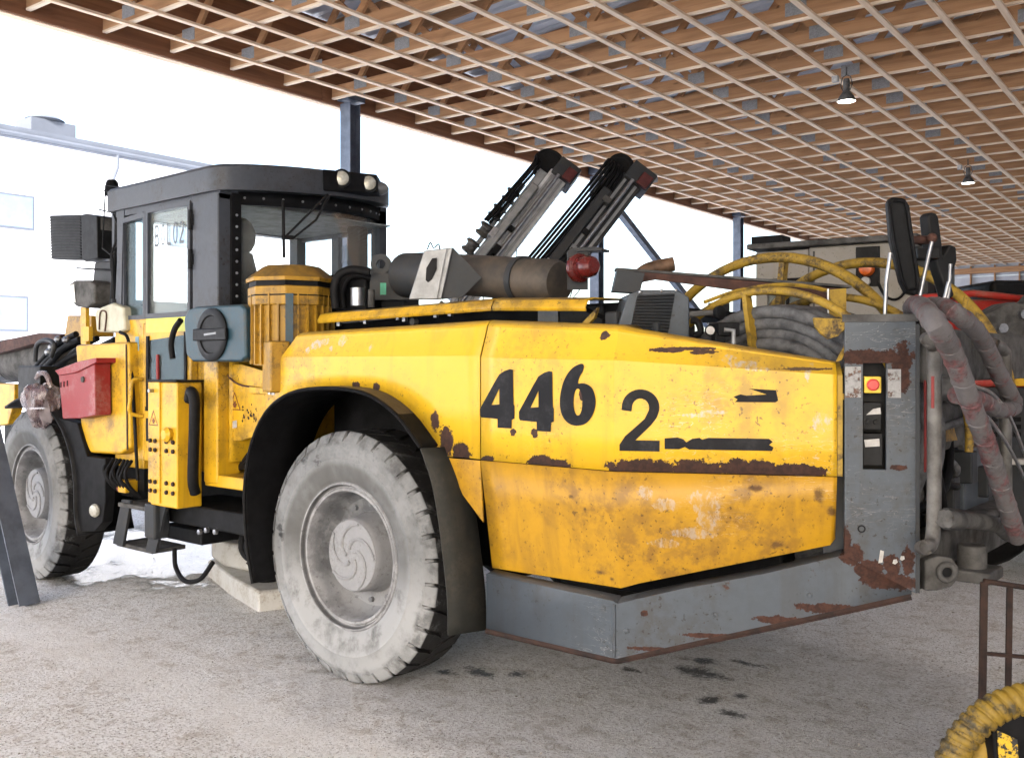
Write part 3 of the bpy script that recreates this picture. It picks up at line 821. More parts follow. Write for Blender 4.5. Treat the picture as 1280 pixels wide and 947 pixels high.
part('hood_front_fold', MB().prism([(.676,0,1.40),(.672,0,1.60),(.63,0,1.775),(.53,-.10,1.915),(.53,-.34,1.92),(.66,-.34,1.40)], (.012, 0, 0)), M_YEL)
part('skirt_strip', MB().prism([(-.70,.001,1.275),(-.922,.001,1.275),(-.922,-.02,.98),(-.80,-.01,1.10)], (0, -.008, 0)), M_YEL_SHADED)

# ---------------- numbers and torn stripes on the hood
def flat(name, loops, mat, place, th=.0025, parent=None):
    """2D outlines (with holes) filled and laid on a surface: place(u, v) -> (point, normal)"""
    cu = bpy.data.curves.new(name, 'CURVE'); cu.dimensions = '2D'; cu.fill_mode = 'BOTH'; cu.extrude = 0
    for lp in loops:
        sp = cu.splines.new('POLY'); sp.points.add(len(lp)-1); sp.use_cyclic_u = True
        for q, (u, v) in zip(sp.points, lp): q.co = (u, v, 0, 1)
    tmp = bpy.data.objects.new('tmp', cu); COL.objects.link(tmp)
    dg = bpy.context.evaluated_depsgraph_get()
    me0 = bpy.data.meshes.new_from_object(tmp.evaluated_get(dg))
    vs = [(v.co.x, v.co.y) for v in me0.vertices]; fs = [tuple(p.vertices) for p in me0.polygons]
    bpy.data.objects.remove(tmp); bpy.data.curves.remove(cu); bpy.data.meshes.remove(me0)
    m = MB()
    m.add([place(u, v)[0] + place(u, v)[1]*th for u, v in vs], fs)
    return part(name, m, mat, parent)
def arc(cx, cy, rx, ry, a0, a1, n=14):
    return [(cx + rx*math.cos(R(a0 + (a1-a0)*i/n)), cy + ry*math.sin(R(a0 + (a1-a0)*i/n))) for i in range(n+1)]
D4 = [[(.43,.97),(.52,1.0),(.575,.99),(.585,.41),(.60,.38),(.60,.17),(.555,.15),(.55,0),(.31,0),(.31,.15),(.02,.165),(0,.2),(0,.31),(.25,.76),(.34,.91)],
      [(.205,.385),(.34,.40),(.34,.67)]]
D6 = [[(.42,.99),(.35,1.0),(.2,.92),(.08,.75),(.015,.53),(0,.33),(.045,.14),(.16,.025),(.31,0),(.47,.05),(.585,.22),(.62,.42),(.57,.60),(.48,.675),(.37,.69),(.31,.67),(.34,.79),(.41,.89)],
      arc(.315,.385,.075,.215,0,360,20)[:-1]]
D2 = [[(.0,.0),(.70,.0),(.70,.175),(.28,.175)] + [(.55,.42),(.65,.54)] + arc(.37,.71,.33,.29,-10,180,18) + [(.04,.66),(.21,.64)] + arc(.37,.70,.15,.15,180,-15,12) + [(.44,.52),(.10,.24),(.0,.10)]]
def side_place(px0, z0, h, sx=1.0, sk=0):
    return lambda u, v: (V(px0 - (u*sx + sk*v)*h, .003, z0 + v*h), V(0, 1, 0))
flat('number_decal', D4, M_DECAL, side_place(-.925, 1.437, .275, 1.30))
flat('number_decal', D4, M_DECAL, side_place(-1.166, 1.432, .272, 1.24))
def chaikin(lp, n=2):
    for _ in range(n):
        lp = [q for a, b in zip(lp, lp[1:] + lp[:1]) for q in ((a[0]*.75 + b[0]*.25, a[1]*.75 + b[1]*.25), (a[0]*.25 + b[0]*.75, a[1]*.25 + b[1]*.75))]
    return lp
D6[0] = chaikin(D6[0])
flat('number_decal', D6, M_DECAL, side_place(-1.40, 1.463, .275, 1.17))
def ch_place(s0, z0, h, sx=1.0):
    return lambda u, v: (ch_(s0 + u*h*sx, .003, z0 + v*h), CHN)
flat('number_decal', D2, M_DECAL, ch_place(.022, 1.367, .262, .92))
flat('stripe_decal', [[(.0,.0),(.28,.0),(.30,.02),(.285,.14),(.10,.155),(.20,.10),(.22,.09),(.08,.075),(.04,.09),(-.01,.06),(.02,.03)]], M_DECAL, ch_place(.535, 1.573, .42, 1.2) if False else (lambda u, v: (ch_(.500 + u*.58, .003, 1.578 + v*.36), CHN)))
flat('stripe_decal', [[(.0,.0),(.10,.0),(.14,.02),(.17,.0),(.73,.0),(.74,.03),(.71,.05),(.735,.075),(.71,.10),(.30,.10),(.26,.085),(.24,.10),(.19,.09),(.15,.06),(.13,.085),(.09,.10),(.0,.09)]], M_DECAL, lambda u, v: (ch_(.212 + u*.60, .003, 1.378 + v*.50), CHN))

# ---------------- grey bumper skirt and rear column
m = MB()
bst = [(V(-.955, -.01, 0), V(0,1,0), .480, .735), (V(-1.675, -.01, 0), V(0,1,0), .480, .720)]
cst = [(.012, .480, .712), (.3, .562, .79), (.6, .647, .86), (.9, .732, .945), (1.19, .815, 1.05)]
rows = [[], [], [], []]
for p, nn, z0, z1 in bst + [(CH0 + CHE*s_ - CHN*.01, CHN, z0, z1) for s_, z0, z1 in cst]:
    rows[0].append(p - nn*.30 + V(0,0,z0)); rows[1].append(p + V(0,0,z0)); rows[2].append(p + V(0,0,z1)); rows[3].append(p - nn*.06 + V(0,0,z1 + .01))
m.sheet(rows)
part('bumper_skirt', m, M_GREY, smooth=20, solid=.012)
part('weld_bead', MB().tube([CH0 + V(.004,-.004,z) for z in (.485,.53,.58,.63,.68,.71)], [.006,.008,.006,.008,.006,.007], 6), M_GREY)
part('bumper_edge', MB().tube([r + V(0, 0, -.012) for r in rows[1]], .014, 6), M_RUSTDK)
# column plate with an opening for the switch box
def chp(poly, off, th): return MB().prism([ch_(s_, off, z) for s_, z in poly], CHN*th)
cl, crr, ct = .935, 1.205, 1.905
ol, orr, ob, ot = 1.005, 1.095, 1.31, 1.74
def chbox(m, s0, s1, z0, z1, o0, o1): return m.prism([ch_(s0, o0, z0), ch_(s1, o0, z0), ch_(s1, o0, z1), ch_(s0, o0, z1)], CHN*(o1-o0))
m = MB()
m.prism([ch_(cl, -.03, .96), ch_(crr, -.03, .82), ch_(crr, -.03, ob), ch_(cl, -.03, ob)], CHN*.03)
chbox(m, cl, ol, ob, ot, -.03, 0); chbox(m, orr, crr, ob, ot, -.03, 0); chbox(m, cl, crr, ot, ct, -.03, 0)
col = part('rear_column', m, M_GREY)
m = MB()
m.prism([ch_(crr + .001, 0, .82), ch_(crr + .001, 0, 1.895), ch_(crr + .001, 0, 1.895) + V(.06, -.11, 0), ch_(crr + .001, 0, .80) + V(.06, -.11, 0)], V(-.014, -.004, 0))
part('column_flange', m, M_DGREY)
part('red_strip', MB().box((-2.778, -.635, 1.30), (-2.770, -.622, 1.71)), M_RED)
part('column_top', MB().prism([ch_(cl - .01, .002, 1.906), ch_(crr + .01, .002, 1.906), V(-2.72, -1.0, 1.906), V(-2.45, -.85, 1.906)], (0,0,.03)), M_GREYDIRT)
M_CHIPW = paint('chipped_primer', (.27, .27, .27), .5, var=.3, dirt=(.05,.05,.055), dirt_amt=.9, dirt_scale=14, chip=(.12,.06,.04), chip_th=.55)
part('primer_patch', chbox(MB(), .937, .998, 1.60, 1.725, .0008, .002), M_CHIPW)
part('primer_patch', chbox(MB(), 1.10, 1.15, 1.60, 1.715, .0008, .002), M_CHIPW)
sb = part('switch_recess', chbox(MB(), ol - .01, orr + .01, ob - .01, ot + .01, -.16, -.10), M_BLACKP)
b1 = part('switch_box', chbox(chbox(MB(), ol + .002, orr - .018, 1.47, 1.58, -.10, -.008), ol + .002, orr - .012, 1.325, 1.455, -.10, -.012), M_BLACKP, bevel=.003)
for (z0, z1, s0, s1, poly) in ((1.53, 1.56, .01, .07, 1), (1.40, 1.435, .006, .066, 0)):
    part('paper_label', MB().prism([ch_(ol + s0 + .004, -.0065, z0), ch_(ol + s1, -.0065, z0 + .004), ch_(ol + s1 - .002, -.0065, z1), ch_(ol + s0 + (.03 if poly else 0), -.0065, z1 - .006)], CHN*.001), M_WHITE)
es = part('emergency_stop_plate', chbox(MB(), ol + .006, ol + .071, 1.618, 1.685, -.06, -.002), simple('stop_yellow', (.72, .52, .04), .4, 0, .15, 20), bevel=.004)
part('emergency_stop_button', MB().lathe([(.022, 0), (.024, .006), (.024, .016), (.018, .022), (0, .023)], ch_(ol + .038, -.001, 1.652), CHN, 20), simple('stop_red', (.62, .06, .05), .4, 0, .1, 20), smooth=40)
for s_ in (.022, .052): part('switch_knob', MB().lathe([(.011, 0), (.010, .012), (0, .013)], ch_(ol + s_, -.008, 1.502), CHN, 12), M_BLACKP, smooth=40)
for z in (.985,): part('column_hole', MB().lathe([(.016, 0), (.016, .004), (.010, .004), (.010, 0)], ch_(1.0, -.002, 1.07), CHN, 14, closed=True), M_DARK)
for pl_ in ([(1.064,.934),(1.080,.938),(1.086,.983),(1.072,.987)], [(1.118,.936),(1.128,.932),(1.138,.941),(1.134,.953),(1.122,.951)], [(1.146,.953),(1.154,.948),(1.164,.955),(1.162,.967),(1.150,.966)]):
    part('white_chip', chp(pl_, .0006, .001), M_WHITE)
# side of the reel bay between hood and column: yellow straps
part('bay_strap', chbox(MB(), .905, .94, 1.59, 1.615, -.02, -.012), M_YREEL)
part('bay_back', MB().prism([ch_(.86, -.09, .95), ch_(1.0, -.09, .95), ch_(1.0, -.09, 1.7), ch_(.86, -.09, 1.7)], CHN*-.02), M_DGREY)
# ---------------- top of the rear body
part('deck_plate', MB().box((-1.45, -1.9, 1.99), (.75, -.63, 2.03)), M_DARK)
part('deck_wall', MB().box((-1.45, -.62, 1.66), (.75, -.50, 2.035)), M_DARK)
m = MB()
def rail(x0, x1, z0, z1):
    xs_ = [x0 + (x1-x0)*i/6 for i in range(7)]
    zz = lambda x: z0 + (z1-z0)*(x-x0)/(x1-x0)
    return MB().sheet([[(x, -.17, zz(x)-.062) for x in xs_], [(x, -.165, zz(x)-.045) for x in xs_], [(x, -.185, zz(x)-.012) for x in xs_], [(x, -.23, zz(x)) for x in xs_], [(x, -.60, zz(x)+.01) for x in xs_]])
part('top_cover', rail(.50, -.845, 2.035, 2.062), M_YDIRTY if False else M_YEL, smooth=40, solid=.007)
part('top_cover', rail(-.855, -1.42, 2.062, 2.04), M_YEL, smooth=40, solid=.007)
part('top_cover_bracket', MB().prism([(-1.32,-.26,1.92),(-1.42,-.26,2.0),(-1.40,-.26,1.95),(-1.34,-.26,1.90)], (0,-.02,0)), M_YREEL)
part('clamp_pipe', MB().tube([(0.414, -0.26, 1.979), (0.102, -0.26, 1.988), (-0.22, -0.26, 2.005), (-0.547, -0.26, 2.015)], .008, 8), M_STEEL, smooth=40)
for c in [(0.409, -0.25, 1.983), (0.178, -0.25, 1.99), (-0.092, -0.25, 2.004), (-0.143, -0.25, 1.994), (-0.382, -0.25, 2.008), (-0.488, -0.25, 2.012)]:
    part('pipe_clamp', MB().obox(c, (.02, .022, .05), rz=.2).cyl((c[0], c[1], c[2]-.02), (c[0], c[1], c[2]+.036), .006, 8), M_STEEL)
part('round_sensor', MB().lathe([(0, .03), (.02, .03), (.022, 0)], (-0.179, -0.3, 1.968), (0,1,0), 14, caps=True), M_GREYDIRT, smooth=40)
part('bay_plate', MB().box((-.90, -.49, 1.90), (-1.03, -.47, 2.02)), M_ALU)
part('bay_plate', MB().box((-1.04, -.492, 1.90), (-1.30, -.472, 2.02)), M_DGREY)
part('inner_panel', MB().box((-1.5, -.70, 1.66), (-1.43, -.30, 1.98)).box((-1.66, -.75, 1.70), (-1.52, -.40, 1.93)), M_DGREY, bevel=.01)
part('control_lever', MB().tube([(-1.199, -0.38, 2.056), (-1.25, -0.422, 1.997), (-1.301, -0.465, 1.966), (-1.349, -0.505, 1.958)], .012, 6), M_DARK)

# electric motor with ribs and eight-sided cover
mc = (0.841, -0.234, 1.857)
mo = part('electric_motor', MB().lathe([(.0, -.26), (.16, -.26), (.17, -.24), (.17, -.14), (.225, -.13), (.225, .33), (.16, .33)], (mc[0], mc[1], 1.86), (0,0,1), 24), M_YDIRTY, smooth=40)
for k in range(26):
    a = 2*math.pi*k/26
    if k % 7 == 3: continue
    part('cooling_rib', MB().obox((mc[0] + .232*math.cos(a), mc[1] + .232*math.sin(a), 1.945), (.03, .010, .42), rz=a), M_YDIRTY, mo)
part('motor_flange', MB().lathe([(.0, -.03), (.15, -.03), (.15, .0), (0, 0)], (mc[0], mc[1], 1.60), (0,0,1), 16), M_YEL, mo, smooth=30)
for k in range(8):
    a = 2*math.pi*k/8
    part('flange_bolt', MB().cyl((mc[0]+.13*math.cos(a), mc[1]+.13*math.sin(a), 1.55), (mc[0]+.13*math.cos(a), mc[1]+.13*math.sin(a), 1.62), .012, 6), M_STEEL, mo)
part('motor_foot', MB().cyl((mc[0], mc[1], 1.25), (mc[0], mc[1], 1.57), .09, 16), M_YEL, mo, smooth=40)
part('motor_cover', MB().lathe([(.235, 0), (.262, 0), (.262, .115), (.235, .115)], (mc[0], mc[1], 2.085), (0,0,1), 8), M_YDIRTY, mo, bevel=.01)
part('cover_seam', MB().lathe([(.264, 0), (.2655, .004), (.264, .008)], (mc[0], mc[1], 2.14), (0,0,1), 8), M_DARK, mo)
part('cover_gasket', MB().lathe([(.22, 0), (.255, 0), (.255, .03), (.22, .03)], (mc[0], mc[1], 2.2), (0,0,1), 8), M_DARK, mo)
part('motor_cap', MB().lathe([(.272, .0), (.275, .022), (.17, .10), (.0, .108)], (mc[0], mc[1], 2.229), (0,0,1), 8), M_YDIRTY, mo, bevel=.006)
part('junction_housing', MB().obox((mc[0]-.12, mc[1]+.20, 1.72), (.20, .12, .30), rz=-.4), M_YDIRTY, mo, bevel=.015)
part('worn_stripe', MB().obox((mc[0]-.20, mc[1]+.165, 1.97), (.008, .045, .36), rz=-.68), M_BLUE, mo)

# dark valve block, lifting eye, filters, hoses between motor and tank
part('lifting_eye', MB().prism([(0.436, -0.509, 2.23), (0.424, -0.518, 2.293), (0.335, -0.593, 2.289), (0.294, -0.628, 2.284), (0.25, -0.665, 2.245), (0.25, -0.665, 2.123), (0.436, -0.509, 2.123)], (.03, -.035, 0)), M_DGREY, bevel=.005)
part('eye_ring', MB().lathe([(.028, 0), (.062, 0), (.062, .045), (.028, .045)], (0.384, -0.553, 2.342), (.64,-.77,0), 24, closed=True), M_DGREY, smooth=40)
part('hydraulic_block', MB().obox((0.652, -0.589, 2.172), (.28, .22, .24), rz=.3), M_DARK, bevel=.02)
part('hydraulic_block', MB().obox((0.553, -0.802, 2.21), (.30, .2, .26), rz=.3), M_DGREY, bevel=.02)
part('oil_filter', MB().cyl((0.377, -0.363, 2.08), (0.377, -0.363, 2.185), .042, 16), M_STEEL, smooth=40)
part('oil_filter', MB().cyl((0.277, -0.381, 2.068), (0.277, -0.381, 2.171), .02, 12), M_GREYDIRT, smooth=40)
part('green_label', MB().obox((0.298, -0.494, 2.184), (.035, .004, .07), rz=R(40)), simple('green_tag', (.03,.28,.16), .5))
part('bent_hose', MB().tube(cr([(0.514, -0.313, 2.069), (0.521, -0.307, 2.188), (0.499, -0.325, 2.265), (0.441, -0.374, 2.298), (0.36, -0.442, 2.284)], 5), .026, 10), M_BLACK, smooth=60)
part('bent_hose', MB().tube(cr([(0.593, -0.442, 2.078), (0.601, -0.436, 2.171), (0.578, -0.455, 2.249), (0.526, -0.499, 2.274), (0.458, -0.555, 2.259)], 5), .018, 10), M_BLACK, smooth=60)
# tank end, slotted bracket and long cylinder (exhaust cleaner) with strap
part('tank_end', MB().cyl((0.264, -0.653, 2.274), (-0.137, -0.598, 2.247), .135, 24), M_DGREY, smooth=40)
cyl0, cyl1 = (-0.033, -0.706, 2.27), (-0.877, -0.632, 2.172)
cy = part('exhaust_cleaner', MB().lathe([(0, -.02), (.09, -.02), (.118, .02), (.118, .86), (.105, .90), (0, .91)], cyl0, Vector(cyl1)-Vector(cyl0), 32), simple('sooty_brown_steel', (.085,.066,.048), .65, .1, .4, 5, .3, alt=(.026,.025,.024)), smooth=40)
part('cylinder_strap', MB().lathe([(.119, .60), (.127, .60), (.127, .64), (.119, .64)], cyl0, Vector(cyl1)-Vector(cyl0), 32, closed=True), M_DGREY, smooth=40)
m = MB(); q = [(-0.145, -0.278, 2.096), (-0.209, -0.332, 2.338), (-0.33, -0.434, 2.378), (-0.449, -0.533, 2.206), (-0.438, -0.524, 2.153), (-0.344, -0.445, 2.1), (-0.26, -0.374, 2.083)]
q = [(-0.181, -0.243, 2.088), (-0.245, -0.297, 2.354), (-0.365, -0.398, 2.372), (-0.318, -0.358, 2.088)]
part('slotted_bracket', MB().prism(q, (.03, -.03, 0)), M_ALU, bevel=.006)
part('slot', MB().prism([(-0.257, -0.297, 2.192), (-0.26, -0.299, 2.258), (-0.284, -0.319, 2.31), (-0.304, -0.336, 2.314), (-0.304, -0.336, 2.253), (-0.284, -0.319, 2.197), (-0.267, -0.305, 2.179)], (.002, -.002, 0)), M_DARK)
part('bracket_side', MB().prism([(-0.351, -0.412, 2.374), (-0.304, -0.373, 2.09), (-0.391, -0.446, 2.103), (-0.472, -0.513, 2.208)], (.01,-.012,0)), M_DGREY)
part('bracket_rib', MB().prism([(-0.332, -0.344, 2.356), (-0.292, -0.31, 2.091), (-0.312, -0.327, 2.091), (-0.352, -0.361, 2.361)], (.012, -.014, 0)), M_ALU)
part('wire_tie', MB().tube(cr([(-0.258, -0.308, 2.359), (-0.271, -0.319, 2.398), (-0.285, -0.33, 2.368), (-0.305, -0.347, 2.389), (-0.311, -0.353, 2.359)], 4), .004, 5), M_BLACK)
# red beacon on its bracket
bk = part('beacon_bracket', MB().prism([(-1.053, -0.518, 2.309), (-1.074, -0.536, 2.326), (-1.152, -0.601, 2.322), (-1.156, -0.604, 2.309), (-1.134, -0.586, 2.301), (-1.134, -0.586, 2.114), (-1.053, -0.518, 2.114)], (.012,-.014,0)), M_DGREY)
part('beacon_guard', MB().prism([(-1.086, -0.52, 2.323), (-1.167, -0.588, 2.331), (-1.198, -0.614, 2.323), (-1.198, -0.614, 2.311), (-1.099, -0.53, 2.307)], (.02,-.1,0)), M_DGREY, bk)
bc = (-1.129, -0.516, 2.219); bdir = Vector((-1.26, -0.47, 2.219)) - Vector(bc)
part('red_beacon', MB().lathe([(.072, -.01), (.072, .012), (.055, .02), (.055, .055), (.058, .06), (.05, .11), (.035, .13), (0, .132)], bc, bdir, 24), M_REDLENS, bk, smooth=40)
# oil cooler with louvres
CR = Vector((-1.596, -0.452, 1.971))
ax_r = V(-.766, -.643, 0); ax_f = V(.643, -.766, 0)
cool = part('oil_cooler', MB().prism([(-1.495, -0.302, 1.887), (-1.538, -0.337, 2.057), (-1.58, -0.373, 2.079), (-1.717, -0.487, 2.079), (-1.756, -0.521, 2.042), (-1.756, -0.521, 1.85)], (.18, -.2, 0)), M_GREY, bevel=.008)
part('louvre_recess', MB().prism([(-1.547, -0.337, 1.879), (-1.575, -0.361, 2.053), (-1.705, -0.47, 2.06), (-1.68, -0.449, 1.864)], (.002, -.002, 0)), M_BLACKP, cool)
for i in range(13):
    f = i/13
    p0 = Vector((-1.577, -0.357, 2.053))*(1-f) + Vector((-1.549, -0.334, 1.879))*f
    p1 = Vector((-1.708, -0.467, 2.06))*(1-f) + Vector((-1.682, -0.445, 1.864))*f
    part('louvre', MB().beam(p0 + V(0,0,-.006), p1 + V(0,0,-.006), .014, .007, (.3,-.35,.6)), M_DGREY, cool)
for p_ in [(-1.586, -0.365, 2.068), (-1.662, -0.429, 2.075), (-1.713, -0.471, 2.075)]: part('cooler_bolt', MB().ball(p_, .008, 8), M_STEEL, cool)
# exhaust end and long rusty angle bar with tread plate
part('exhaust_end', MB().tube(cr([(-0.967, -1.294, 2.224), (-1.013, -1.333, 2.274), (-1.076, -1.386, 2.297), (-1.133, -1.433, 2.311)], 4), .042, 14, caps=True), simple('burnt_exhaust', (.20,.12,.075), .6, .4, .4, 9, .3), smooth=50)
ab = part('rusty_angle_bar', MB().prism([(-1.445, -0.586, 2.185), (-2.218, -1.234, 2.102), (-2.218, -1.234, 2.048), (-1.924, -0.988, 2.075), (-1.685, -0.787, 2.118), (-1.505, -0.636, 2.149), (-1.445, -0.586, 2.134)], (.02,-.025,0)), M_RUST)
part('angle_bar_top', MB().beam((-1.324, -0.55, 2.201), (-2.205, -1.289, 2.114), .10, .012), M_GREYDIRT, ab)
part('bar_end_box', MB().prism([(-1.371, -0.459, 2.087), (-1.389, -0.474, 2.191), (-1.49, -0.558, 2.176), (-1.481, -0.551, 2.133), (-1.472, -0.543, 2.079)], (.06,-.07,0)), M_DGREY, ab)
part('tread_bracket', MB().prism([(-2.309, -0.789, 2.068), (-2.369, -0.839, 2.075), (-2.369, -0.839, 1.953), (-2.309, -0.789, 1.939)], (.012,-.015,0)), M_YREEL)
part('tread_bracket_edge', MB().tube([(-2.31, -0.777, 2.071), (-2.31, -0.777, 1.942), (-2.357, -0.816, 1.924)], .005, 6), M_STEEL)
# gauge cluster
gv = part('valve_block', MB().obox((-1.95, -0.487, 1.889), (.12,.1,.06), rz=R(-40)).obox((-1.945, -0.444, 1.852), (.05,.05,.05), rz=R(-40)), M_BLACKP, bevel=.006)
part('gauge', MB().lathe([(.022, 0), (.024, .012), (.020, .016), (0, .016)], (-1.949, -0.356, 1.882), (-.643,.766,0), 20), M_DARK, gv, smooth=40)
part('gauge_face', MB().lathe([(.0185, .0165), (0, .0168)], (-1.949, -0.356, 1.882), (-.643,.766,0), 20), M_WHITE, gv)
part('gauge', MB().lathe([(.03, 0), (.032, .02), (.027, .024), (0, .024)], (-1.904, -0.514, 1.967), (-.95,.3,0), 20), M_DARK, gv, smooth=40)
part('valve_pipe', MB().tube(cr([(-1.781, -0.477, 1.962), (-1.832, -0.519, 1.969), (-1.874, -0.554, 1.969)], 3), .014, 8), M_GREYDIRT, gv, smooth=50)
part('valve_pipe', MB().tube([(-1.983, -0.424, 1.886), (-2.015, -0.451, 1.883), (-2.015, -0.451, 1.823)], .011, 8), M_ALU, gv, smooth=50)
part('valve_pipe', MB().tube(cr([(-1.818, -0.442, 1.862), (-1.845, -0.465, 1.88), (-1.834, -0.456, 1.927), (-1.812, -0.437, 1.934)], 3), .016, 8), M_BLACK, gv, smooth=50)

# ---------------- hose reels
def ring(c, r, ax, rt, n=56, a0=0, a1=360, m=None):
    ax = Vector(ax).normalized(); u = V(0,0,1); u = (u - ax*u.dot(ax)).normalized(); w = ax.cross(u)
    full = abs(a1 - a0) >= 360
    k = n if full else n + 1
    pts_ = [Vector(c) + (u*math.cos(R(a0 + (a1-a0)*i/n)) + w*math.sin(R(a0 + (a1-a0)*i/n)))*r for i in range(k)]
    return (m or MB()).tube(pts_, rt, 8, closed=full)
RC = V(-2.06, -.66, 1.40); RAX = V(.10, 1, 0)
rl = part('hose_reel', ring(RC, .668, RAX, .019, 40, -95, 95), M_YREEL, smooth=60)
part('reel_drum', MB().lathe([(.0, 0), (.20, 0), (.20, -.62), (0, -.62)], RC, RAX, 24), M_YREEL, rl, smooth=40)
for k in (0, 1, 5):
    a = R(8 + 60*k); u = V(math.sin(a), -.1*math.sin(a), math.cos(a))
    part('reel_spoke', MB().beam(RC + u*.16, RC + u*.66, .022, .05, RAX), M_YREEL, rl)
ring_back = RC - RAX.normalized()*.62
part('reel_flange', ring(ring_back, .668, RAX, .019, 40, -95, 95), M_YREEL, rl, smooth=60)
for k in (0, 1, 5):
    a = R(20 + 60*k); u = V(math.sin(a), -.1*math.sin(a), math.cos(a))
    part('reel_spoke', MB().beam(ring_back + u*.16, ring_back + u*.66, .022, .05, RAX), M_YREEL, rl)
hm = MB()
for j in range(6):
    off = -.05 - j*.096
    for q in range(8 if j < 2 else 2):
        rr = .575 - q*.047 + random.uniform(-.008, .008)
        ring(RC + RAX.normalized()*(off + random.uniform(-.012, .012)), rr, RAX + V(random.uniform(-.02,.02), 0, random.uniform(-.02,.02)), .031 if j == 0 else .033, 48, m=hm)
part('wound_hose', hm, M_HOSE, rl, smooth=60)
r2 = part('cable_reel_hoop', ring((-1.72, -1.42, 1.46), .845, (.12, 1, 0), .028, 40, -100, 100), M_YREEL, smooth=60)
part('cable_reel_hoop', ring((-2.02, -1.95, 1.50), .80, (.12, 1, 0), .028, 40, -85, 85), M_YREEL, smooth=60)
for k in (0, 1, 5):
    a = R(-6 + 60*k)
    part('hoop_spoke', MB().beam((-1.72 + .15*math.sin(a), -1.43, 1.46 + .15*math.cos(a)), (-1.72 + .84*math.sin(a), -1.43 , 1.46 + .84*math.cos(a)), .03, .055, (0,1,0)), M_YREEL, r2)
part('cable_drum', MB().lathe([(0, 0), (.3, 0), (.3, -.5), (0, -.5)], (-1.72, -1.42, 1.46), (.12, 1, 0), 24), M_YREEL, r2, smooth=40)
part('reel_tongue', MB().prism([(-2.419, -0.359, 1.924), (-2.526, -0.449, 1.92), (-2.516, -0.44, 1.875), (-2.496, -0.423, 1.849), (-2.466, -0.398, 1.836), (-2.441, -0.378, 1.859), (-2.424, -0.363, 1.888)], (.012,-.014,0)), M_YREEL, bevel=.004)
part('tongue_edge', MB().prism([(-2.518, -0.468, 1.921), (-2.528, -0.477, 1.908), (-2.523, -0.473, 1.823), (-2.498, -0.452, 1.751), (-2.483, -0.439, 1.745), (-2.508, -0.46, 1.81)], (.01,-.012,0)), M_YREEL)
part('reel_guide', MB().tube(cr([(-1.758, -0.653, 2.027), (-1.874, -0.75, 2.08), (-2.019, -0.872, 2.11), (-2.135, -0.969, 2.102), (-2.211, -1.033, 2.08)], 4), .010, 6), M_YREEL, smooth=50)

# ---------------- rear face: frame, pipes, hoses, towing eye
rf = part('rear_frame', MB().box((-2.80, -2.30, 1.66), (-2.50, -.62, 1.885)), M_GREYDIRT, bevel=.015)
part('rear_plate', MB().box((-2.52, -2.32, .80), (-2.48, -.60, 1.66)), M_DGREY)
part('rear_cross_beam', MB().prism([(-2.66, -1.038, 1.547), (-2.66, -2.112, 1.57), (-2.66, -2.112, 1.354), (-2.66, -1.038, 1.327)], (.08, 0, 0)), M_GREYDIRT, bevel=.01)
part('painted_mark', MB().prism([(-2.664, -1.283, 1.376), (-2.664, -1.308, 1.456), (-2.664, -1.358, 1.424), (-2.664, -1.396, 1.471), (-2.664, -1.435, 1.412), (-2.664, -1.474, 1.372)], (.002,0,0)), M_YDIRTY)
part('rear_lower_beam', MB().box((-2.74, -2.25, .80), (-2.45, -.72, 1.0)), M_GREYDIRT, bevel=.02)
part('rear_box', MB().prism([(-2.62, -1.758, 1.312), (-2.62, -2.211, 1.299), (-2.62, -2.211, 0.937), (-2.62, -1.758, 0.99)], (.2,0,0)), M_GREY, bevel=.01)
for p_ in ([(-2.62, -1.147, 1.848)] + [(-2.86, -0.367, 1.829), (-2.86, -0.435, 1.806), (-2.86, -0.455, 1.75), (-2.86, -0.455, 1.412), (-2.86, -0.445, 1.121), (-2.86, -0.406, 1.049), (-2.86, -0.31, 1.051)] + [(-2.6, -1.121, 0.902)], [(-2.6, -2.358, 1.85)] + [(-2.86, -1.334, 1.826), (-2.86, -1.49, 1.802), (-2.86, -1.534, 1.735), (-2.86, -1.534, 1.34), (-2.86, -1.534, 1.04), (-2.86, -1.432, 1.007)] + [(-2.6, -2.358, 0.852)]):
    part('guard_pipe', MB().tube(cr(p_, 4), .027, 12), simple('worn_pipe', (.14,.137,.132), .6, .2, .4, 9, .3, alt=(.055,.05,.046)), smooth=50)
for p_ in ([(-2.89, -0.334, 1.69), (-2.89, -0.334, 1.571)],): part('red_wear', MB().tube(p_, .006, 6), M_RED)
hz_ = cr([(-2.554, -1.19, 1.924), (-2.611, -0.976, 1.986), (-2.734, -0.688, 1.975)] + [(-3, 0.035, 1.883), (-3, -0.184, 1.777), (-3, -0.405, 1.601), (-3, -0.66, 1.406), (-3, -0.945, 1.155), (-3, -1.135, 0.99)], 5)
bh_ = part('big_hose', MB().tube(hz_, .038, 14), M_HOSER, smooth=60)
for i in range(3, len(hz_)-2, 2):
    part('hose_wrap', MB().lathe([(.038,-.004),(0.041,-.002),(0.041,.002),(.038,.004)], hz_[i], (hz_[i+1]-hz_[i-1]).normalized() + V(.22,.1,.12), 18), M_HOSER, bh_, smooth=60)
hz_ = cr([(-2.565, -1.329, 1.928), (-2.622, -1.117, 1.985), (-2.748, -0.831, 1.981)] + [(-2.93, -0.454, 1.933), (-2.93, -0.82, 1.85), (-2.93, -1.137, 1.683), (-2.93, -1.39, 1.553), (-2.93, -1.137, 1.537), (-2.93, -0.82, 1.588), (-2.93, -0.496, 1.618)], 5)
bh_ = part('big_hose', MB().tube(hz_, .036, 14), M_HOSER, smooth=60)
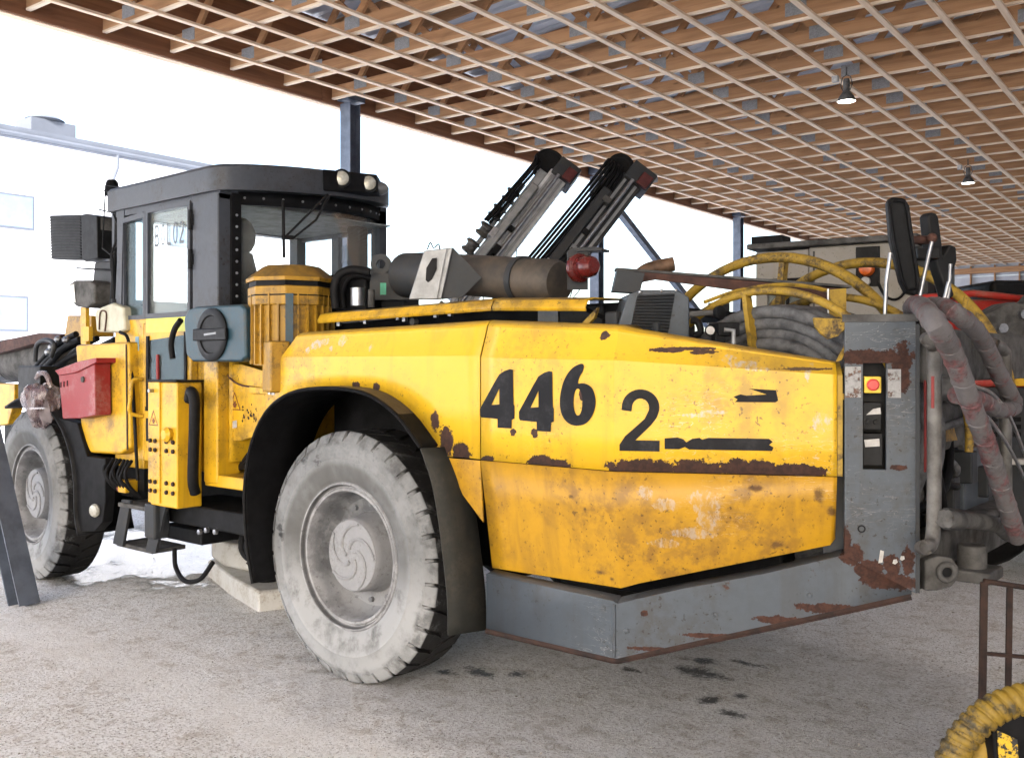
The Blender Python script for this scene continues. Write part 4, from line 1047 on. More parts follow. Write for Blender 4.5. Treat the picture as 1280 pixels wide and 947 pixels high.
for i in range(3, len(hz_)-2, 2):
    part('hose_wrap', MB().lathe([(.036,-.004),(0.039,-.002),(0.039,.002),(.036,.004)], hz_[i], (hz_[i+1]-hz_[i-1]).normalized() + V(.22,.1,.12), 18), M_HOSER, bh_, smooth=60)
part('rear_hose', MB().tube(cr([(-2.6, -1.381, 1.002)] + [(-2.9, -0.438, 1.147), (-2.9, -0.76, 1.101), (-2.9, -1.195, 1.03), (-2.9, -1.435, 0.952), (-2.9, -1.792, 0.904)], 5), .034, 12), M_GREYDIRT, smooth=60)
part('hose_clamp', MB().tube([(-2.9, -0.458, 1.145), (-2.9, -0.648, 1.118)], .041, 12), M_DGREY, smooth=60)
part('hose_coupling', MB().ball((-2.85, -0.665, 1.632), .06, 12, (1, 1.5, .8)).cyl((-2.8, -0.699, 1.653), (-2.9, -0.648, 1.608), .045, 12), M_GREYDIRT, smooth=50)
part('steel_rope', MB().tube(cr([(-2.98, -0.59, 1.564), (-2.98, -0.801, 1.499), (-2.98, -1.085, 1.377), (-2.98, -1.372, 1.214)], 4), .008, 6), M_STEEL, smooth=50)
part('steel_rope', MB().tube(cr([(-2.95, -0.639, 1.65), (-2.95, -0.924, 1.612), (-2.95, -1.216, 1.507), (-2.95, -1.511, 1.31)], 4), .008, 6), M_STEEL, smooth=50)
part('hanging_hose', MB().tube(cr([(-2.8, -1.112, 2.028), (-2.8, -1.087, 1.956), (-2.8, -1.291, 1.862), (-2.8, -1.538, 1.754), (-2.8, -1.871, 1.575)], 4), .012, 8), M_YREEL, smooth=50)
ty = part('towing_lug', MB().prism([(-2.759, -0.67, 0.934), (-2.799, -0.704, 0.954), (-2.844, -0.741, 0.944), (-2.866, -0.76, 0.908), (-2.869, -0.762, 0.863), (-2.844, -0.741, 0.827), (-2.799, -0.704, 0.81), (-2.759, -0.67, 0.81)], (.035,-.04,0)), M_GREYDIRT, bevel=.008)
part('lug_ring', ring(V(*(-2.833, -0.713, 0.889)), .032, (-.643,.766,0), .012, 24), M_GREYDIRT, ty, smooth=50)
part('lug_eye', MB().lathe([(0,0),(.026,0),(0,.001)], (-2.831, -0.72, 0.887), (-.643,.766,0), 20), M_DARK, ty)
part('towing_pin', MB().cyl((-2.85, -1.009, 0.963), (-2.85, -1.009, 0.853), .06, 16).obox((-2.85, -1.009, 0.842), (.2,.22,.05)), M_GREYDIRT, bevel=.01)
# rod-mounted black guide paddles above the rear
pd = part('guide_paddle', MB().prism([(-2.529, -0.908, 2.453), (-2.543, -0.92, 2.475), (-2.586, -0.956, 2.471), (-2.602, -0.97, 2.439), (-2.616, -0.981, 2.319), (-2.638, -0.999, 2.124), (-2.64, -1.001, 2.071), (-2.627, -0.99, 2.036), (-2.592, -0.961, 2.05), (-2.573, -0.945, 2.1), (-2.54, -0.917, 2.284)], (.03,-.035,0)), M_BLACKP, bevel=.012)
part('paddle_rim', MB().tube([(-2.538, -0.903, 2.438), (-2.552, -0.914, 2.459), (-2.587, -0.943, 2.455), (-2.598, -0.953, 2.431), (-2.611, -0.964, 2.311), (-2.633, -0.982, 2.123), (-2.633, -0.982, 2.07), (-2.598, -0.953, 2.063), (-2.581, -0.939, 2.106), (-2.552, -0.914, 2.282)], .008, 6, closed=True), M_BLACK, pd, smooth=60)
pd2 = part('guide_paddle', MB().prism([(-2.602, -1.23, 2.42), (-2.613, -1.24, 2.439), (-2.633, -1.256, 2.435), (-2.642, -1.263, 2.413), (-2.659, -1.278, 2.242), (-2.681, -1.297, 2.291), (-2.704, -1.316, 2.279), (-2.707, -1.318, 2.216), (-2.684, -1.299, 2.116), (-2.698, -1.311, 2.05), (-2.673, -1.29, 2.028), (-2.653, -1.273, 2.124), (-2.613, -1.24, 2.272)], (.05,-.02,0)), M_BLACKP, bevel=.01)
part('paddle_joint', MB().cyl((-2.562, -1.04, 2.294), (-2.618, -1.178, 2.303), .02, 10).ball((-2.647, -1.138, 2.304), .024, 10), M_RUST, pd, smooth=50)
part('paddle_mount', MB().obox((-2.609, -1.171, 2.237), (.10,.10,.05), rz=.6), M_BLACKP, pd, bevel=.006)
for p_ in ([(-2.555, -0.864, 2.221), (-2.541, -0.853, 2.095), (-2.536, -0.848, 1.934)], [(-2.678, -1.033, 2.276), (-2.651, -1.011, 2.124), (-2.619, -0.983, 1.915)], [(-2.681, -1.297, 2.198), (-2.676, -1.292, 2.068), (-2.647, -1.268, 1.92)], [(-2.69, -1.239, 2.112), (-2.676, -1.228, 2.039), (-2.676, -1.228, 1.918)]):
    part('paddle_rod', MB().tube(p_, .009, 8), M_STEEL, smooth=50)

rc_ = random.Random(21)
for k in range(10):
    y0_, y1_ = -.8 - 1.3*rc_.random(), -.8 - 1.3*rc_.random()
    z0_, z1_ = rc_.uniform(.95, 1.6), rc_.uniform(.95, 1.6)
    part('rear_hydraulic_line', MB().tube(cr([(-2.53, y0_, z0_), (-2.60 - .08*rc_.random(), y0_ - .05, z0_ - .1), (-2.62 - .08*rc_.random(), (y0_+y1_)/2, min(z0_, z1_) - .12*rc_.random()), (-2.6, y1_ + .05, z1_ - .1), (-2.53, y1_, z1_)], 4), .013 + .008*rc_.random(), 8), [M_BLACK, M_DARK, M_HOSE][k % 3], smooth=50)
for k in range(8):
    c_ = V(-2.535, -.75 - .19*k, 1.58 - .12*(k % 3))
    part('rear_fitting', MB().cyl(c_, c_ + V(-.07, 0, 0), .022, 8).cyl(c_ + V(-.07,0,0), c_ + V(-.10,0,0), .03, 6), M_GREYDIRT, smooth=30)
for k in range(5):
    part('rear_bracket', MB().obox((-2.60, -.85 - .3*k, 1.12 + .1*(k % 2)), (.14, .10, .16)), M_DGREY, bevel=.01)
for s_, z_ in ((.05,.60),(.42,.69),(.80,.79)):
    part('bumper_bolt', MB().lathe([(.012,0),(.011,.008),(0,.010)], ch_(s_, -.004, z_), CHN, 6), M_GREY)
# ---------------- driver's cab
CY0, CY1 = -.10, -1.72
cab = part('cab_base', MB().box((1.50, CY1, 1.02), (2.70, -.16, 2.06)), M_YEL, bevel=.02)
def czt(y): return .05*(-y - .1)
# grey corner pillars
part('cab_pillar', MB().prism([(1.42,-.10,2.05),(1.72,-.10,2.05),(1.72,-.10,2.86),(1.42,-.10,2.86)], (0,-.09,0)).prism([(1.42,-.19,2.05),(1.49,-.19,2.05),(1.49,-.19,2.86),(1.42,-.19,2.86)], (0,-.03,0)), M_CABGREY, bevel=.012)
part('cab_pillar', MB().box((2.60,-.19,2.0),(2.70,-.10,2.85)), M_CABGREY)
part('cab_pillar', MB().box((2.60,CY1,2.0),(2.70,CY1+.09,2.92)), M_CABGREY)
part('cab_pillar', MB().box((1.60,CY1,2.0),(1.70,CY1+.07,2.92)), M_CABGREY)
part('cab_top_rail', MB().box((1.42,-.19,2.80),(2.72,-.104,2.90)).box((1.60,CY1,2.82),(2.70,CY1+.07,2.95)).box((2.60,CY1,2.78),(2.70,-.19,2.93)), M_CABGREY)
part('cab_sill', MB().box((1.44,-.18,2.02),(2.72,-.102,2.075)), M_YEL)
part('cab_sill', MB().box((1.55,CY1,2.0),(2.70,CY1+.06,2.12)).box((2.62,CY1,2.0),(2.70,-.19,2.2)), M_CABGREY)
part('cab_pillar_cap', MB().box((1.405,-.25,2.83),(1.60,-.105,2.875)), M_CABGREY)
# roof with rounded rear
gp = [(p.x, p.y) for p in cr([(1.425,-.20,0),(1.36,-.45,0),(1.335,-.75,0),(1.36,-1.05,0),(1.44,-1.35,0),(1.56,-1.58,0),(1.64,-1.68,0)], 6)]
rp = [(2.80,-.085),(1.60,-.065),(1.42,-.075),(1.33,-.16),(1.26,-.40),(1.235,-.7),(1.26,-1.0),(1.34,-1.3),(1.46,-1.56),(1.60,-1.74),(1.75,-1.80),(2.80,-1.80)]
rp = [(p.x, p.y) for p in cr([(x, y, 0) for x, y in rp[1:-1]], 4)]; rp = [(2.80,-.085)] + rp + [(2.80,-1.80)]
m = MB(); cx_, cy_ = 2.0, -.9
lv = [(1.0, 2.845, 0), (1.004, 2.86, 0), (1.004, 2.99, 0), (.985, 3.012, 0), (.90, 3.03, 0), (.5, 3.05, 0), (.05, 3.055, 0)]
rows = [[(cx_ + (x-cx_)*f, cy_ + (y-cy_)*f, z + czt(y)*1.4) for x, y in rp + [rp[0]]] for f, z, _ in lv]
m.sheet(rows); nr = len(rp)
m.add([(x, y, 2.845 + czt(y)*1.4) for x, y in rp], [tuple(range(nr))])
m.add([(cx_ + (x-cx_)*.05, cy_ + (y-cy_)*.05, 3.055 + czt(y)*1.4) for x, y in rp], [tuple(range(nr))])
cr_ = part('cab_roof', m, M_CABGREY, smooth=35)
part('roof_visor_band', MB().sheet([[(x, y, z + czt(y)) for x, y in gp] for z in (2.765, 2.86)]), M_DARK, cr_, smooth=60, solid=.016)
# two work lamps set in the roof band
lb = part('roof_lamp_box', MB().prism([(1.225, -0.786, 3.064), (1.211, -1.268, 3.097), (1.207, -1.272, 2.964), (1.221, -0.79, 2.917)], (.12,-.14,0)), M_DARK, cr_, bevel=.008)
for c in ((1.215, -0.945, 3.021), (1.206, -1.187, 3.021)):
    part('work_lamp', MB().lathe([(.065, -.01), (.065, .012), (.05, .016)], c, (-.8,.6,0), 20), M_BLACKP, lb, smooth=40)
    part('work_lamp_lens', MB().lathe([(.05, .010), (.03, .018), (0, .02)], c, (-.8,.6,0), 20), M_LENS, lb, smooth=40)
part('roof_corner_lamp', MB().ball((1.288, -1.36, 3.015), .07, 12, (1,1,.7)), M_ALU, cr_, smooth=50)
# rear window: gasket with bolts, curved glass
GPX = [(p.x, p.y) for p in cr([(1.425,-.20,0),(1.36,-.45,0),(1.335,-.75,0),(1.36,-1.05,0),(1.44,-1.35,0),(1.56,-1.58,0),(1.64,-1.68,0)], 6)]
gl = part('rear_window', MB().sheet([[(x + .02, y, z + czt(y)) for x, y in gp] for z in (2.05, 2.38, 2.77)]), M_GLASS, smooth=60)
part('window_gasket', MB().sheet([[(x, y, 2.02 + czt(y)) for x, y in gp], [(x - .004, y, 2.085 + czt(y)) for x, y in gp]]), M_BLACK, gl, smooth=60, solid=.016)
part('window_gasket', MB().box((1.40, -.26, 2.05), (1.44, -.19, 2.84)), M_BLACK, gl)
for i in range(2, len(gp), 3):
    x, y = gp[i]; part('gasket_bolt', MB().ball((x - .009, y, 2.81 + czt(y)), .009, 8), M_STEEL, gl)
for i in range(9): part('gasket_bolt', MB().ball((1.397, -.225, 2.1 + i*.075), .009, 8), M_STEEL, gl)
part('window_sill_bar', MB().sheet([[(x, y, 1.98) for x, y in gp], [(x, y, 2.03) for x, y in gp]]), M_YDIRTY, gl, solid=.03)
part('cab_back_panel', MB().sheet([[(x + .02, y, 1.1) for x, y in gp], [(x + .02, y, 1.99) for x, y in gp]]), M_YEL, solid=.02, smooth=60)
# wiper
wp = part('wiper', MB().tube([(1.216, -0.455, 2.808), (1.214, -0.456, 2.588), (1.212, -0.458, 2.431)], .011, 6), M_BLACK)
part('wiper_arm', MB().tube([(1.237, -0.489, 2.573), (1.023, -0.669, 2.852)], .008, 6), M_BLACK, wp)
part('wiper_arm', MB().tube([(1.2, -0.52, 2.562), (1.083, -0.618, 2.683), (1.015, -0.676, 2.846)], .008, 6), M_BLACK, wp)
part('wiper_pivot', MB().cyl((1.224, -0.448, 2.567), (1.18, -0.511, 2.565), .014, 8), M_BLACK, wp)
# side windows and door
DOORX0, DOORX1 = 1.735, 2.285
dr = part('cab_door', MB().box((1.735, -.155, 1.06), (2.33, -.101, 2.02)), M_YEL, bevel=.008)
fr_ = MB()
for lo, hi in (((1.735,2.05),(1.765,2.815)),((2.265,2.05),(2.295,2.80)),((1.765,2.785),(2.265,2.815)),((1.765,2.05),(2.265,2.085))):
    fr_.box((lo[0], -.14, lo[1]), (hi[0], -.092, hi[1]))
part('door_window_frame', fr_, M_CABGREY, dr)
dw = part('door_window', MB().box((1.766, -.122, 2.086), (2.264, -.117, 2.784)), M_GLASS, dr)
part('hazard_strip', MB().box((1.74, -.101, 1.955), (2.29, -.096, 2.052)), M_LIME, dr)
for z in (2.36, 2.62, ): part('door_hinge', MB().cyl((1.722, -.088, z), (1.722, -.088, z + .13), .014, 8).box((1.70,-.10,z+.03),(1.75,-.09,z+.10)), M_BLACKP, dr)
fr_ = MB()
fr_.prism([(2.30,-.092,2.05),(2.33,-.092,2.05),(2.33,-.092,2.79),(2.30,-.092,2.80)], (0,-.05,0)); fr_.prism([(2.63,-.092,2.05),(2.72,-.092,2.05),(2.66,-.092,2.78),(2.60,-.092,2.78)], (0,-.05,0))
fr_.prism([(2.33,-.092,2.76),(2.33,-.092,2.80),(2.60,-.092,2.78),(2.60,-.092,2.745)], (0,-.05,0)); fr_.prism([(2.33,-.092,2.05),(2.33,-.092,2.08),(2.64,-.092,2.08),(2.64,-.092,2.05)], (0,-.05,0))
part('front_side_frame', fr_, M_CABGREY)
part('front_side_window', MB().prism([(2.33,-.115,2.081),(2.638,-.115,2.081),(2.602,-.115,2.744),(2.33,-.115,2.758)], (0,-.005,0)), M_GLASSD)
part('lower_door_window', MB().prism([(1.80,-.097,1.44),(2.24,-.097,1.44),(2.26,-.097,1.90),(1.80,-.097,1.93)], (0,-.003,0)), M_GLASSD, dr)
part('lower_window_dark', MB().prism([(1.80,-.1005,1.44),(2.24,-.1005,1.44),(2.26,-.1005,1.90),(1.80,-.1005,1.93)], (0,-.0005,0)), M_DARK, dr)
lfr = MB()
for a, b in (((1.78,1.41),(2.29,1.44)),((2.25,1.44),(2.28,1.93)),((1.775,1.44),(1.80,1.95))): lfr.box((a[0], -.10, a[1]), (b[0], -.088, b[1]))
part('lower_window_gasket', lfr, M_BLACK, dr)
part('door_latch', MB().box((2.20,-.101,1.20),(2.29,-.094,1.36)), M_DARK, dr)
part('red_hammer', MB().tube([(2.13,-.092,1.62),(2.13,-.09,1.80)], .012, 6), M_RED, dr)
part('paper_notice', MB().box((2.09,-.094,1.45),(2.17,-.0925,1.56)), M_WHITE, dr)
part('grab_handle', MB().tube(cr([(2.34,-.10,1.63),(2.35,-.03,1.62),(2.36,-.02,1.5),(2.37,-.02,1.40),(2.34,-.10,1.37)], 4), .014, 8), M_YEL, smooth=50)
part('front_side_panel', MB().box((2.34,-.16,1.0),(2.74,-.105,2.05)), M_YEL, bevel=.008)
part('small_sticker', MB().box((2.40,-.105,1.83),(2.45,-.103,1.93)), simple('blue_sticker', (.2,.35,.45), .5), cab)
# window lettering BOL02 on the near door glass; the far door carries the same, read from behind
def letters(mb_f, place):
    pass
L_B = [[(0,0),(.34,0),(.46,.10),(.46,.40),(.36,.5),(.44,.6),(.44,.9),(.34,1),(0,1)], [(.12,.12),(.30,.12),(.34,.18),(.34,.38),(.30,.44),(.12,.44)], [(.12,.57),(.29,.57),(.32,.63),(.32,.84),(.29,.88),(.12,.88)]]
L_O = [arc(.24,.5,.24,.5,0,360,20)[:-1], arc(.24,.5,.125,.38,0,360,20)[:-1]]
L_L = [[(0,0),(.42,0),(.42,.13),(.12,.13),(.12,1),(0,1)]]
L_2 = [[(0,0),(.46,0),(.46,.13),(.16,.13),(.44,.55)] + arc(.24,.76,.22,.24,-20,180,12) + [(.02,.70),(.13,.70)] + arc(.24,.76,.11,.12,180,-30,8) + [(.0,.12)]]
M_LETTER = simple('frosted_lettering', (.10,.11,.12), .6, 0, .1, 30, 0)
for side_y, nrm_y in ((-.1145, 1), (CY1 + .02, 1)):
    x0 = 2.245
    for k, L_ in enumerate((L_B, L_O, L_L, L_O, L_2)):
        flat('window_lettering', L_, M_LETTER, lambda u, v, k=k, s_=side_y: (V(2.205 - k*.078 - u*.12, s_, 2.545 + v*.15), V(0,1,0)), .002, dw if side_y > -1 else None)
# interior: seat, ceiling lining, far window frame, console
st_ = part('driver_seat', MB().lathe([(0,0),(.10,.01),(.14,.08),(.135,.30),(.11,.42),(.05,.45),(0,.45)], (1.78,-.50,2.08), (.06,0,1), 16), M_SEAT, smooth=60)
part('head_rest', MB().ball((1.75,-.50,2.62), .115, 14, (.55,1,1.15)), M_SEAT, st_, smooth=60)
part('seat_cushion', MB().box((1.75,-.72,1.95),(2.2,-.28,2.08)), M_SEAT, st_, bevel=.03)
part('cab_headliner', MB().box((1.5,CY1+.05,2.79),(2.68,-.2,2.80)), simple('headliner', (.28,.30,.30), .8))
part('far_window_post', MB().box((2.12,CY1+.005,2.05),(2.20,CY1+.05,2.85)).box((1.70,CY1+.005,2.76),(2.6,CY1+.05,2.86)), M_CABGREY)
part('front_wall', MB().box((2.62,-1.0,2.2),(2.66,-.94,2.79)), M_CABGREY)
part('dashboard', MB().box((2.35,-1.6,2.0),(2.6,-.5,2.14)), M_DARK, bevel=.03)
part('operator_screen', MB().obox((2.4,-1.5,2.22), (.04,.2,.14), rz=.3), M_DARK)
part('cab_arm_console', MB().obox((1.562, -1.392, 2.516), (.12,.12,.5), rz=.2), M_DGREY, bevel=.02)

# ---------------- beside and below the cab
jk = part('jack_leg', MB().box((1.66,-.14,.80),(1.99,.045,1.62)), M_YEL, bevel=.012)
part('jack_corner_strip', MB().box((1.855,.0455,.82),(1.995,.055,1.615)), M_YEL, jk)
part('jack_top', MB().box((1.65,-.15,1.62),(2.0,.06,1.632)), M_DARK, jk)
for x in (1.70,1.78,1.90,1.96):
    for z in (.90,.96,1.17,1.23):
        part('jack_bolt', MB().lathe([(.015,0),(.014,.012),(0,.013)], (x, .046 if x < 1.85 else .056, z), (0,1,0), 8), M_RUSTDK, jk)
part('jack_hook', MB().lathe([(.04,0),(.05,.03),(.03,.05),(0,.05)], (1.74,.046,1.28), (0,1,0), 12), M_YEL, jk, smooth=40)
part('jack_pin', MB().cyl((1.93,.05,1.56),(1.93,.09,1.56),.012,8), M_STEEL, jk)
def tri(name, c, s_, parent=None, ax=V(-1,0,0)):
    up = V(0,0,1)
    def pl(u, v): return (Vector(c) + ax*u*s_ + up*v*s_, V(0,1,0))
    o = [(0,0),(1,0),(.5,.9)]; i_ = [(.10,.055),(.90,.055),(.5,.78)]
    flat(name, [o, i_], M_TRI, pl, .0015, parent)
    flat(name, [[(.40,.12),(.60,.12),(.60,.2),(.72,.3),(.58,.32),(.62,.48),(.5,.38),(.42,.5),(.40,.32),(.28,.3),(.40,.2)]], M_TRI, pl, .0015, parent)
tri('warning_triangle', (1.985,.055,1.33), .115, jk)
part('hose_guide', MB().tube(cr([(1.62,-.02,1.50),(1.57,.0,1.56),(1.53,-.0,1.50),(1.55,-.01,1.3),(1.58,-.02,1.0),(1.6,-.05,.9)], 5), .035, 10), M_BLACK, smooth=60)
part('yellow_post', MB().box((1.46,-.30,.96),(1.62,-.12,1.95)), M_YEL, bevel=.015)
part('post_foot', MB().box((1.1,-.35,.94),(1.62,-.13,1.02)), M_YEL, bevel=.01)
br = part('side_bracket_panel', MB().prism([(1.337, -0.22, 1.735), (0.974, -0.22, 1.671), (0.966, -0.22, 1.334), (1.355, -0.22, 1.24), (1.571, -0.22, 1.229), (1.571, -0.22, 1.735)], (0,-.02,0)), M_YEL, bevel=.004)
tri('warning_triangle', (1.477, -0.218, 1.437), .135, br)
part('small_label', MB().prism([(1.465, -0.216, 1.313), (1.384, -0.216, 1.326), (1.384, -0.216, 1.373), (1.465, -0.216, 1.359)], (0,.001,0)), M_WHITE, br)
tri('warning_triangle', (1.466, -0.217, 1.38), .045, br)
for k in range(26):
    part('paint_chip', MB().lathe([(random.uniform(.004,.012),0),(0,.001)], (1.33 - random.random()*.16 , -.2185, 1.37 + random.random()*.11), (0,1,0), 6), M_RUSTDK, br)
part('side_cable', MB().tube(cr([(1.504, -0.2, 1.751), (1.468, -0.2, 1.667), (1.343, -0.2, 1.606), (1.171, -0.2, 1.589)], 4), .006, 6), M_RUST)
part('motor_bracket', MB().prism([(1.216, -0.19, 1.593), (0.925, -0.19, 1.583), (0.893, -0.19, 1.294), (1.023, -0.19, 1.343), (1.04, -0.19, 1.551), (1.207, -0.19, 1.548)], (0,-.02,0)), M_YEL, bevel=.004)
part('bracket_hole', MB().prism([(0.994, -0.187, 1.473), (0.97, -0.187, 1.493), (0.946, -0.187, 1.474), (0.946, -0.187, 1.435), (0.978, -0.187, 1.419), (1.003, -0.187, 1.438)], (0,.001,0)), M_DARK)
# blue hose reel box
bl_ = part('blue_cable_reel', MB().prism([(1.628, 0.02, 2.029), (1.581, 0.02, 2.084), (1.489, 0.02, 2.101), (1.004, 0.02, 2.097), (0.955, 0.02, 2.071), (0.947, 0.02, 1.778), (0.996, 0.02, 1.749), (1.526, 0.02, 1.75), (1.6, 0.02, 1.792)], (0,-.26,0)), M_BLUE, bevel=.018, seg=3)
bcx = (1.293, 0.02, 1.919)
part('reel_cover', MB().lathe([(.165,0),(.165,.012),(.15,.02),(.12,.02),(.115,.012),(.0,.012)], bcx, (0,1,0), 32), M_BLACKP, bl_, smooth=40)
part('reel_grip', MB().obox((bcx[0], bcx[1]+.022, bcx[2]), (.36,.02,.075)), M_BLACKP, bl_, bevel=.008)
part('reel_badge', MB().obox((bcx[0]-.02, bcx[1]+.0335, bcx[2]+.003), (.13,.002,.012), ry=.06), M_ALU, bl_)
part('dark_backplate', MB().box((1.05,-.32,1.78),(1.36,-.26,2.10)), M_DARK)
part('reel_hose', MB().tube(cr([(1.756, -0.04, 2.024), (1.833, -0.04, 1.963), (1.872, -0.04, 1.868), (1.853, -0.04, 1.772)], 4), .02, 8), M_BLACK, smooth=50)
# steps
sp_ = part('step_frame', MB().prism([(2.484, -0.02, 0.783), (2.364, -0.02, 0.788), (2.473, -0.02, 0.452), (2.608, -0.02, 0.459)], (0,-.02,0)), M_DGREY)
part('step_side', MB().prism([(2.028, -0.02, 0.808), (1.898, -0.02, 0.814), (2.038, -0.02, 0.462), (2.162, -0.02, 0.463)], (0,-.02,0)), M_DGREY, sp_)
part('step_tread', MB().box((2.03,-.32,.735),(2.50,-.0,.765)), M_GREYDIRT, sp_, bevel=.006)
part('step_tread', MB().box((2.12,-.30,.44),(2.60,-.042,.47)), M_GREYDIRT, sp_, bevel=.006)
part('step_bumper', MB().box((1.98,-.10,.56),(2.12,.02,.80)), M_DGREY, bevel=.02)
part('under_frame', MB().box((.85,-1.2,.66),(2.10,-.12,.80)), M_DARK, bevel=.015)
part('under_frame', MB().box((1.85,-1.2,.50),(2.35,-.25,.60)), M_DARK, bevel=.015)
part('battery_box', MB().box((.84,-.60,.62),(1.20,-.22,.98)), M_DGREY, bevel=.015)
part('pump_unit', MB().cyl((1.05,-.35,1.18),(1.05,-.35,1.34),.05,14).ball((1.15,-.4,1.15),.10,10).obox((.95,-.45,1.12),(.3,.2,.14)), M_DARK, smooth=40)
for k in range(9):
    part('hydraulic_hose', MB().tube(cr([(.85 + .06*k, -.30, 1.05 + .04*(k % 3)), (1.0 + .05*k, -.22 - .02*k, 1.22 - .03*(k % 4)), (1.25, -.26, 1.10 + .05*(k % 3)), (1.5, -.30, 1.04)], 4), .014, 6), M_BLACK, smooth=50)
for c in ((1.55,-.11,.66),(1.45,-.11,.66),(1.63,-.11,.64)): part('frame_bolt', MB().lathe([(.02,0),(.018,.02),(0,.022)], c, (0,1,0), 6), M_STEEL)
part('hanging_hose', MB().tube(cr([(2.1,-.2,.46),(2.05,-.18,.34),(1.9,-.16,.27),(1.75,-.18,.30),(1.66,-.22,.42)], 5), .016, 8), M_BLACK, smooth=50)
part('loop_hose', MB().tube(cr([(1.313, -0.3, 0.775), (1.418, -0.3, 0.649), (1.454, -0.3, 0.53), (1.383, -0.3, 0.47), (1.278, -0.3, 0.468)], 5), .022, 8), M_BLACK, smooth=50)
part('loop_hose', MB().tube(cr([(1.25, -0.28, 0.707), (1.336, -0.28, 0.62), (1.372, -0.28, 0.543), (1.302, -0.28, 0.468), (1.215, -0.28, 0.459)], 5), .018, 8), M_BLACK, smooth=50)

# ---------------- front of the rig
fbx = part('front_tool_box', MB().prism([(3.19, -0.03, 1.879), (2.415, -0.03, 1.892), (2.393, -0.03, 1.148), (2.525, -0.03, 1.095), (2.967, -0.03, 1.081), (3.102, -0.03, 1.228)], (0,-.55,0)), M_YEL, bevel=.022, seg=3)
part('box_seam', MB().prism([(2.442, -0.027, 1.875), (2.426, -0.027, 1.875), (2.409, -0.027, 1.136), (2.426, -0.027, 1.135)], (0,.002,0)), M_RUSTDK, fbx)
rb = part('red_document_box', MB().prism([(3.181, 0.1, 1.658), (2.921, 0.1, 1.683), (2.637, 0.1, 1.752), (2.626, 0.1, 1.375), (2.86, 0.1, 1.344), (3.118, 0.1, 1.334)], (0,-.12,0)), M_REDBOX, bevel=.008)
part('document_box_lid', MB().prism([(3.213, 0.115, 1.688), (2.866, 0.115, 1.752), (2.585, 0.115, 1.78), (2.585, 0.115, 1.746), (2.89, 0.115, 1.672), (3.149, 0.115, 1.652)], (0,-.17,0)), M_REDBOX, rb, bevel=.006)
for px_ in [(3.139, 0.102, 1.582), (3.089, 0.102, 1.588), (3.039, 0.102, 1.595)]: part('box_slot', MB().obox(px_, (.012,.004,.04)), M_DARK, rb)
part('box_lock', MB().lathe([(.022,0),(.02,.01),(0,.012)], (2.797, 0.102, 1.626), (0,1,0), 12), M_GREYDIRT, rb, smooth=40)
part('black_front_box', MB().box((3.75,-.35,1.42),(4.15,-.02,1.72)), M_BLACKP, bevel=.01)
# front fender behind the front wheel
FF = [(p.x, p.z) for p in cr([(4.3,0,1.38),(4.0,0,1.46),(3.7,0,1.44),(3.42,0,1.33),(3.22,0,1.14),(3.12,0,.9),(3.10,0,.62),(3.05,0,.47)], 4)]
part('front_fender', MB().sheet([[(x, yy, z) for x, z in FF] for yy in (-.42, .02)]), M_BLACK, smooth=60, solid=.02)
part('fender_side', MB().prism([(3.42,.0,1.33),(3.22,.0,1.14),(3.12,.0,.9),(3.10,.0,.62),(3.05,.0,.50),(2.84,.0,.52),(2.72,.0,.60),(2.68,.0,.75),(2.68,.0,1.06),(2.95,.0,1.06),(3.1,.0,1.30)], (0,-.08,0)), M_BLACK, bevel=.008)
part('fender_lamp', MB().lathe([(.045,0),(.05,.02),(.04,.035),(0,.04)], (2.80,.0,.68), (-.2,1,0), 16), M_LENS, smooth=40)
for k in range(7):
    part('valve_hose', MB().tube(cr([(2.70 - .05*k, -.05, 1.06), (2.68 - .05*k, .01 + .01*(k % 2), .98 - .02*(k % 3)), (2.64 - .045*k, -.02, .88), (2.6 - .04*k, -.1, .80)], 4), .012, 6), M_BLACK, smooth=50)
part('valve_bank', MB().box((2.36,-.3,.84),(2.72,-.12,1.04)), M_DARK)
part('red_cap', MB().cyl((2.55,-.08,.86),(2.55,-.03,.86),.025,10), M_RED)
part('yellow_connector', MB().box((2.44,-.12,.83),(2.54,-.02,.92)), M_YEL, bevel=.008)
# long black cable down the cab
part('cab_cable', MB().tube(cr([(2.582, -0.06, 1.963), (2.47, -0.06, 1.91), (2.415, -0.06, 1.651), (2.383, -0.06, 1.371), (2.339, -0.06, 0.926)], 5), .012, 8), M_BLACK, smooth=50)
# canister, lamps, flood light, aerial
jc = part('jerrycan', MB().prism([(2.955, -0.06, 2.131), (2.847, -0.06, 2.156), (2.696, -0.06, 2.179), (2.537, -0.06, 2.139), (2.515, -0.06, 1.979), (2.582, -0.06, 1.958), (2.931, -0.06, 1.971)], (0,-.22,0)), M_CREAM, bevel=.02, seg=3)
part('canister_cap', MB().cyl((2.729, -0.12, 2.154), (2.729, -0.12, 2.207), .045, 14), M_BLACK, jc, smooth=40)
part('canister_handle', MB().tube(cr([(2.873, -0.055, 1.987), (2.861, -0.055, 2.104), (2.814, -0.055, 2.125), (2.767, -0.055, 2.095), (2.79, -0.055, 1.973)], 4), .006, 6), M_RUST, jc)
wl = part('front_work_lamp', MB().prism([(3.57, -0.15, 2.357), (3.464, -0.15, 2.389), (3.208, -0.15, 2.375), (3.133, -0.15, 2.335), (3.133, -0.15, 2.201), (3.258, -0.15, 2.164), (3.438, -0.15, 2.183), (3.516, -0.15, 2.229)], (0,-.16,0)), M_GREYDIRT, bevel=.02)
part('lamp_front_glass', MB().prism([(3.561, -0.146, 2.35), (3.443, -0.146, 2.357), (3.416, -0.146, 2.213), (3.521, -0.146, 2.223)], (0,.003,0)), M_LENS, wl)
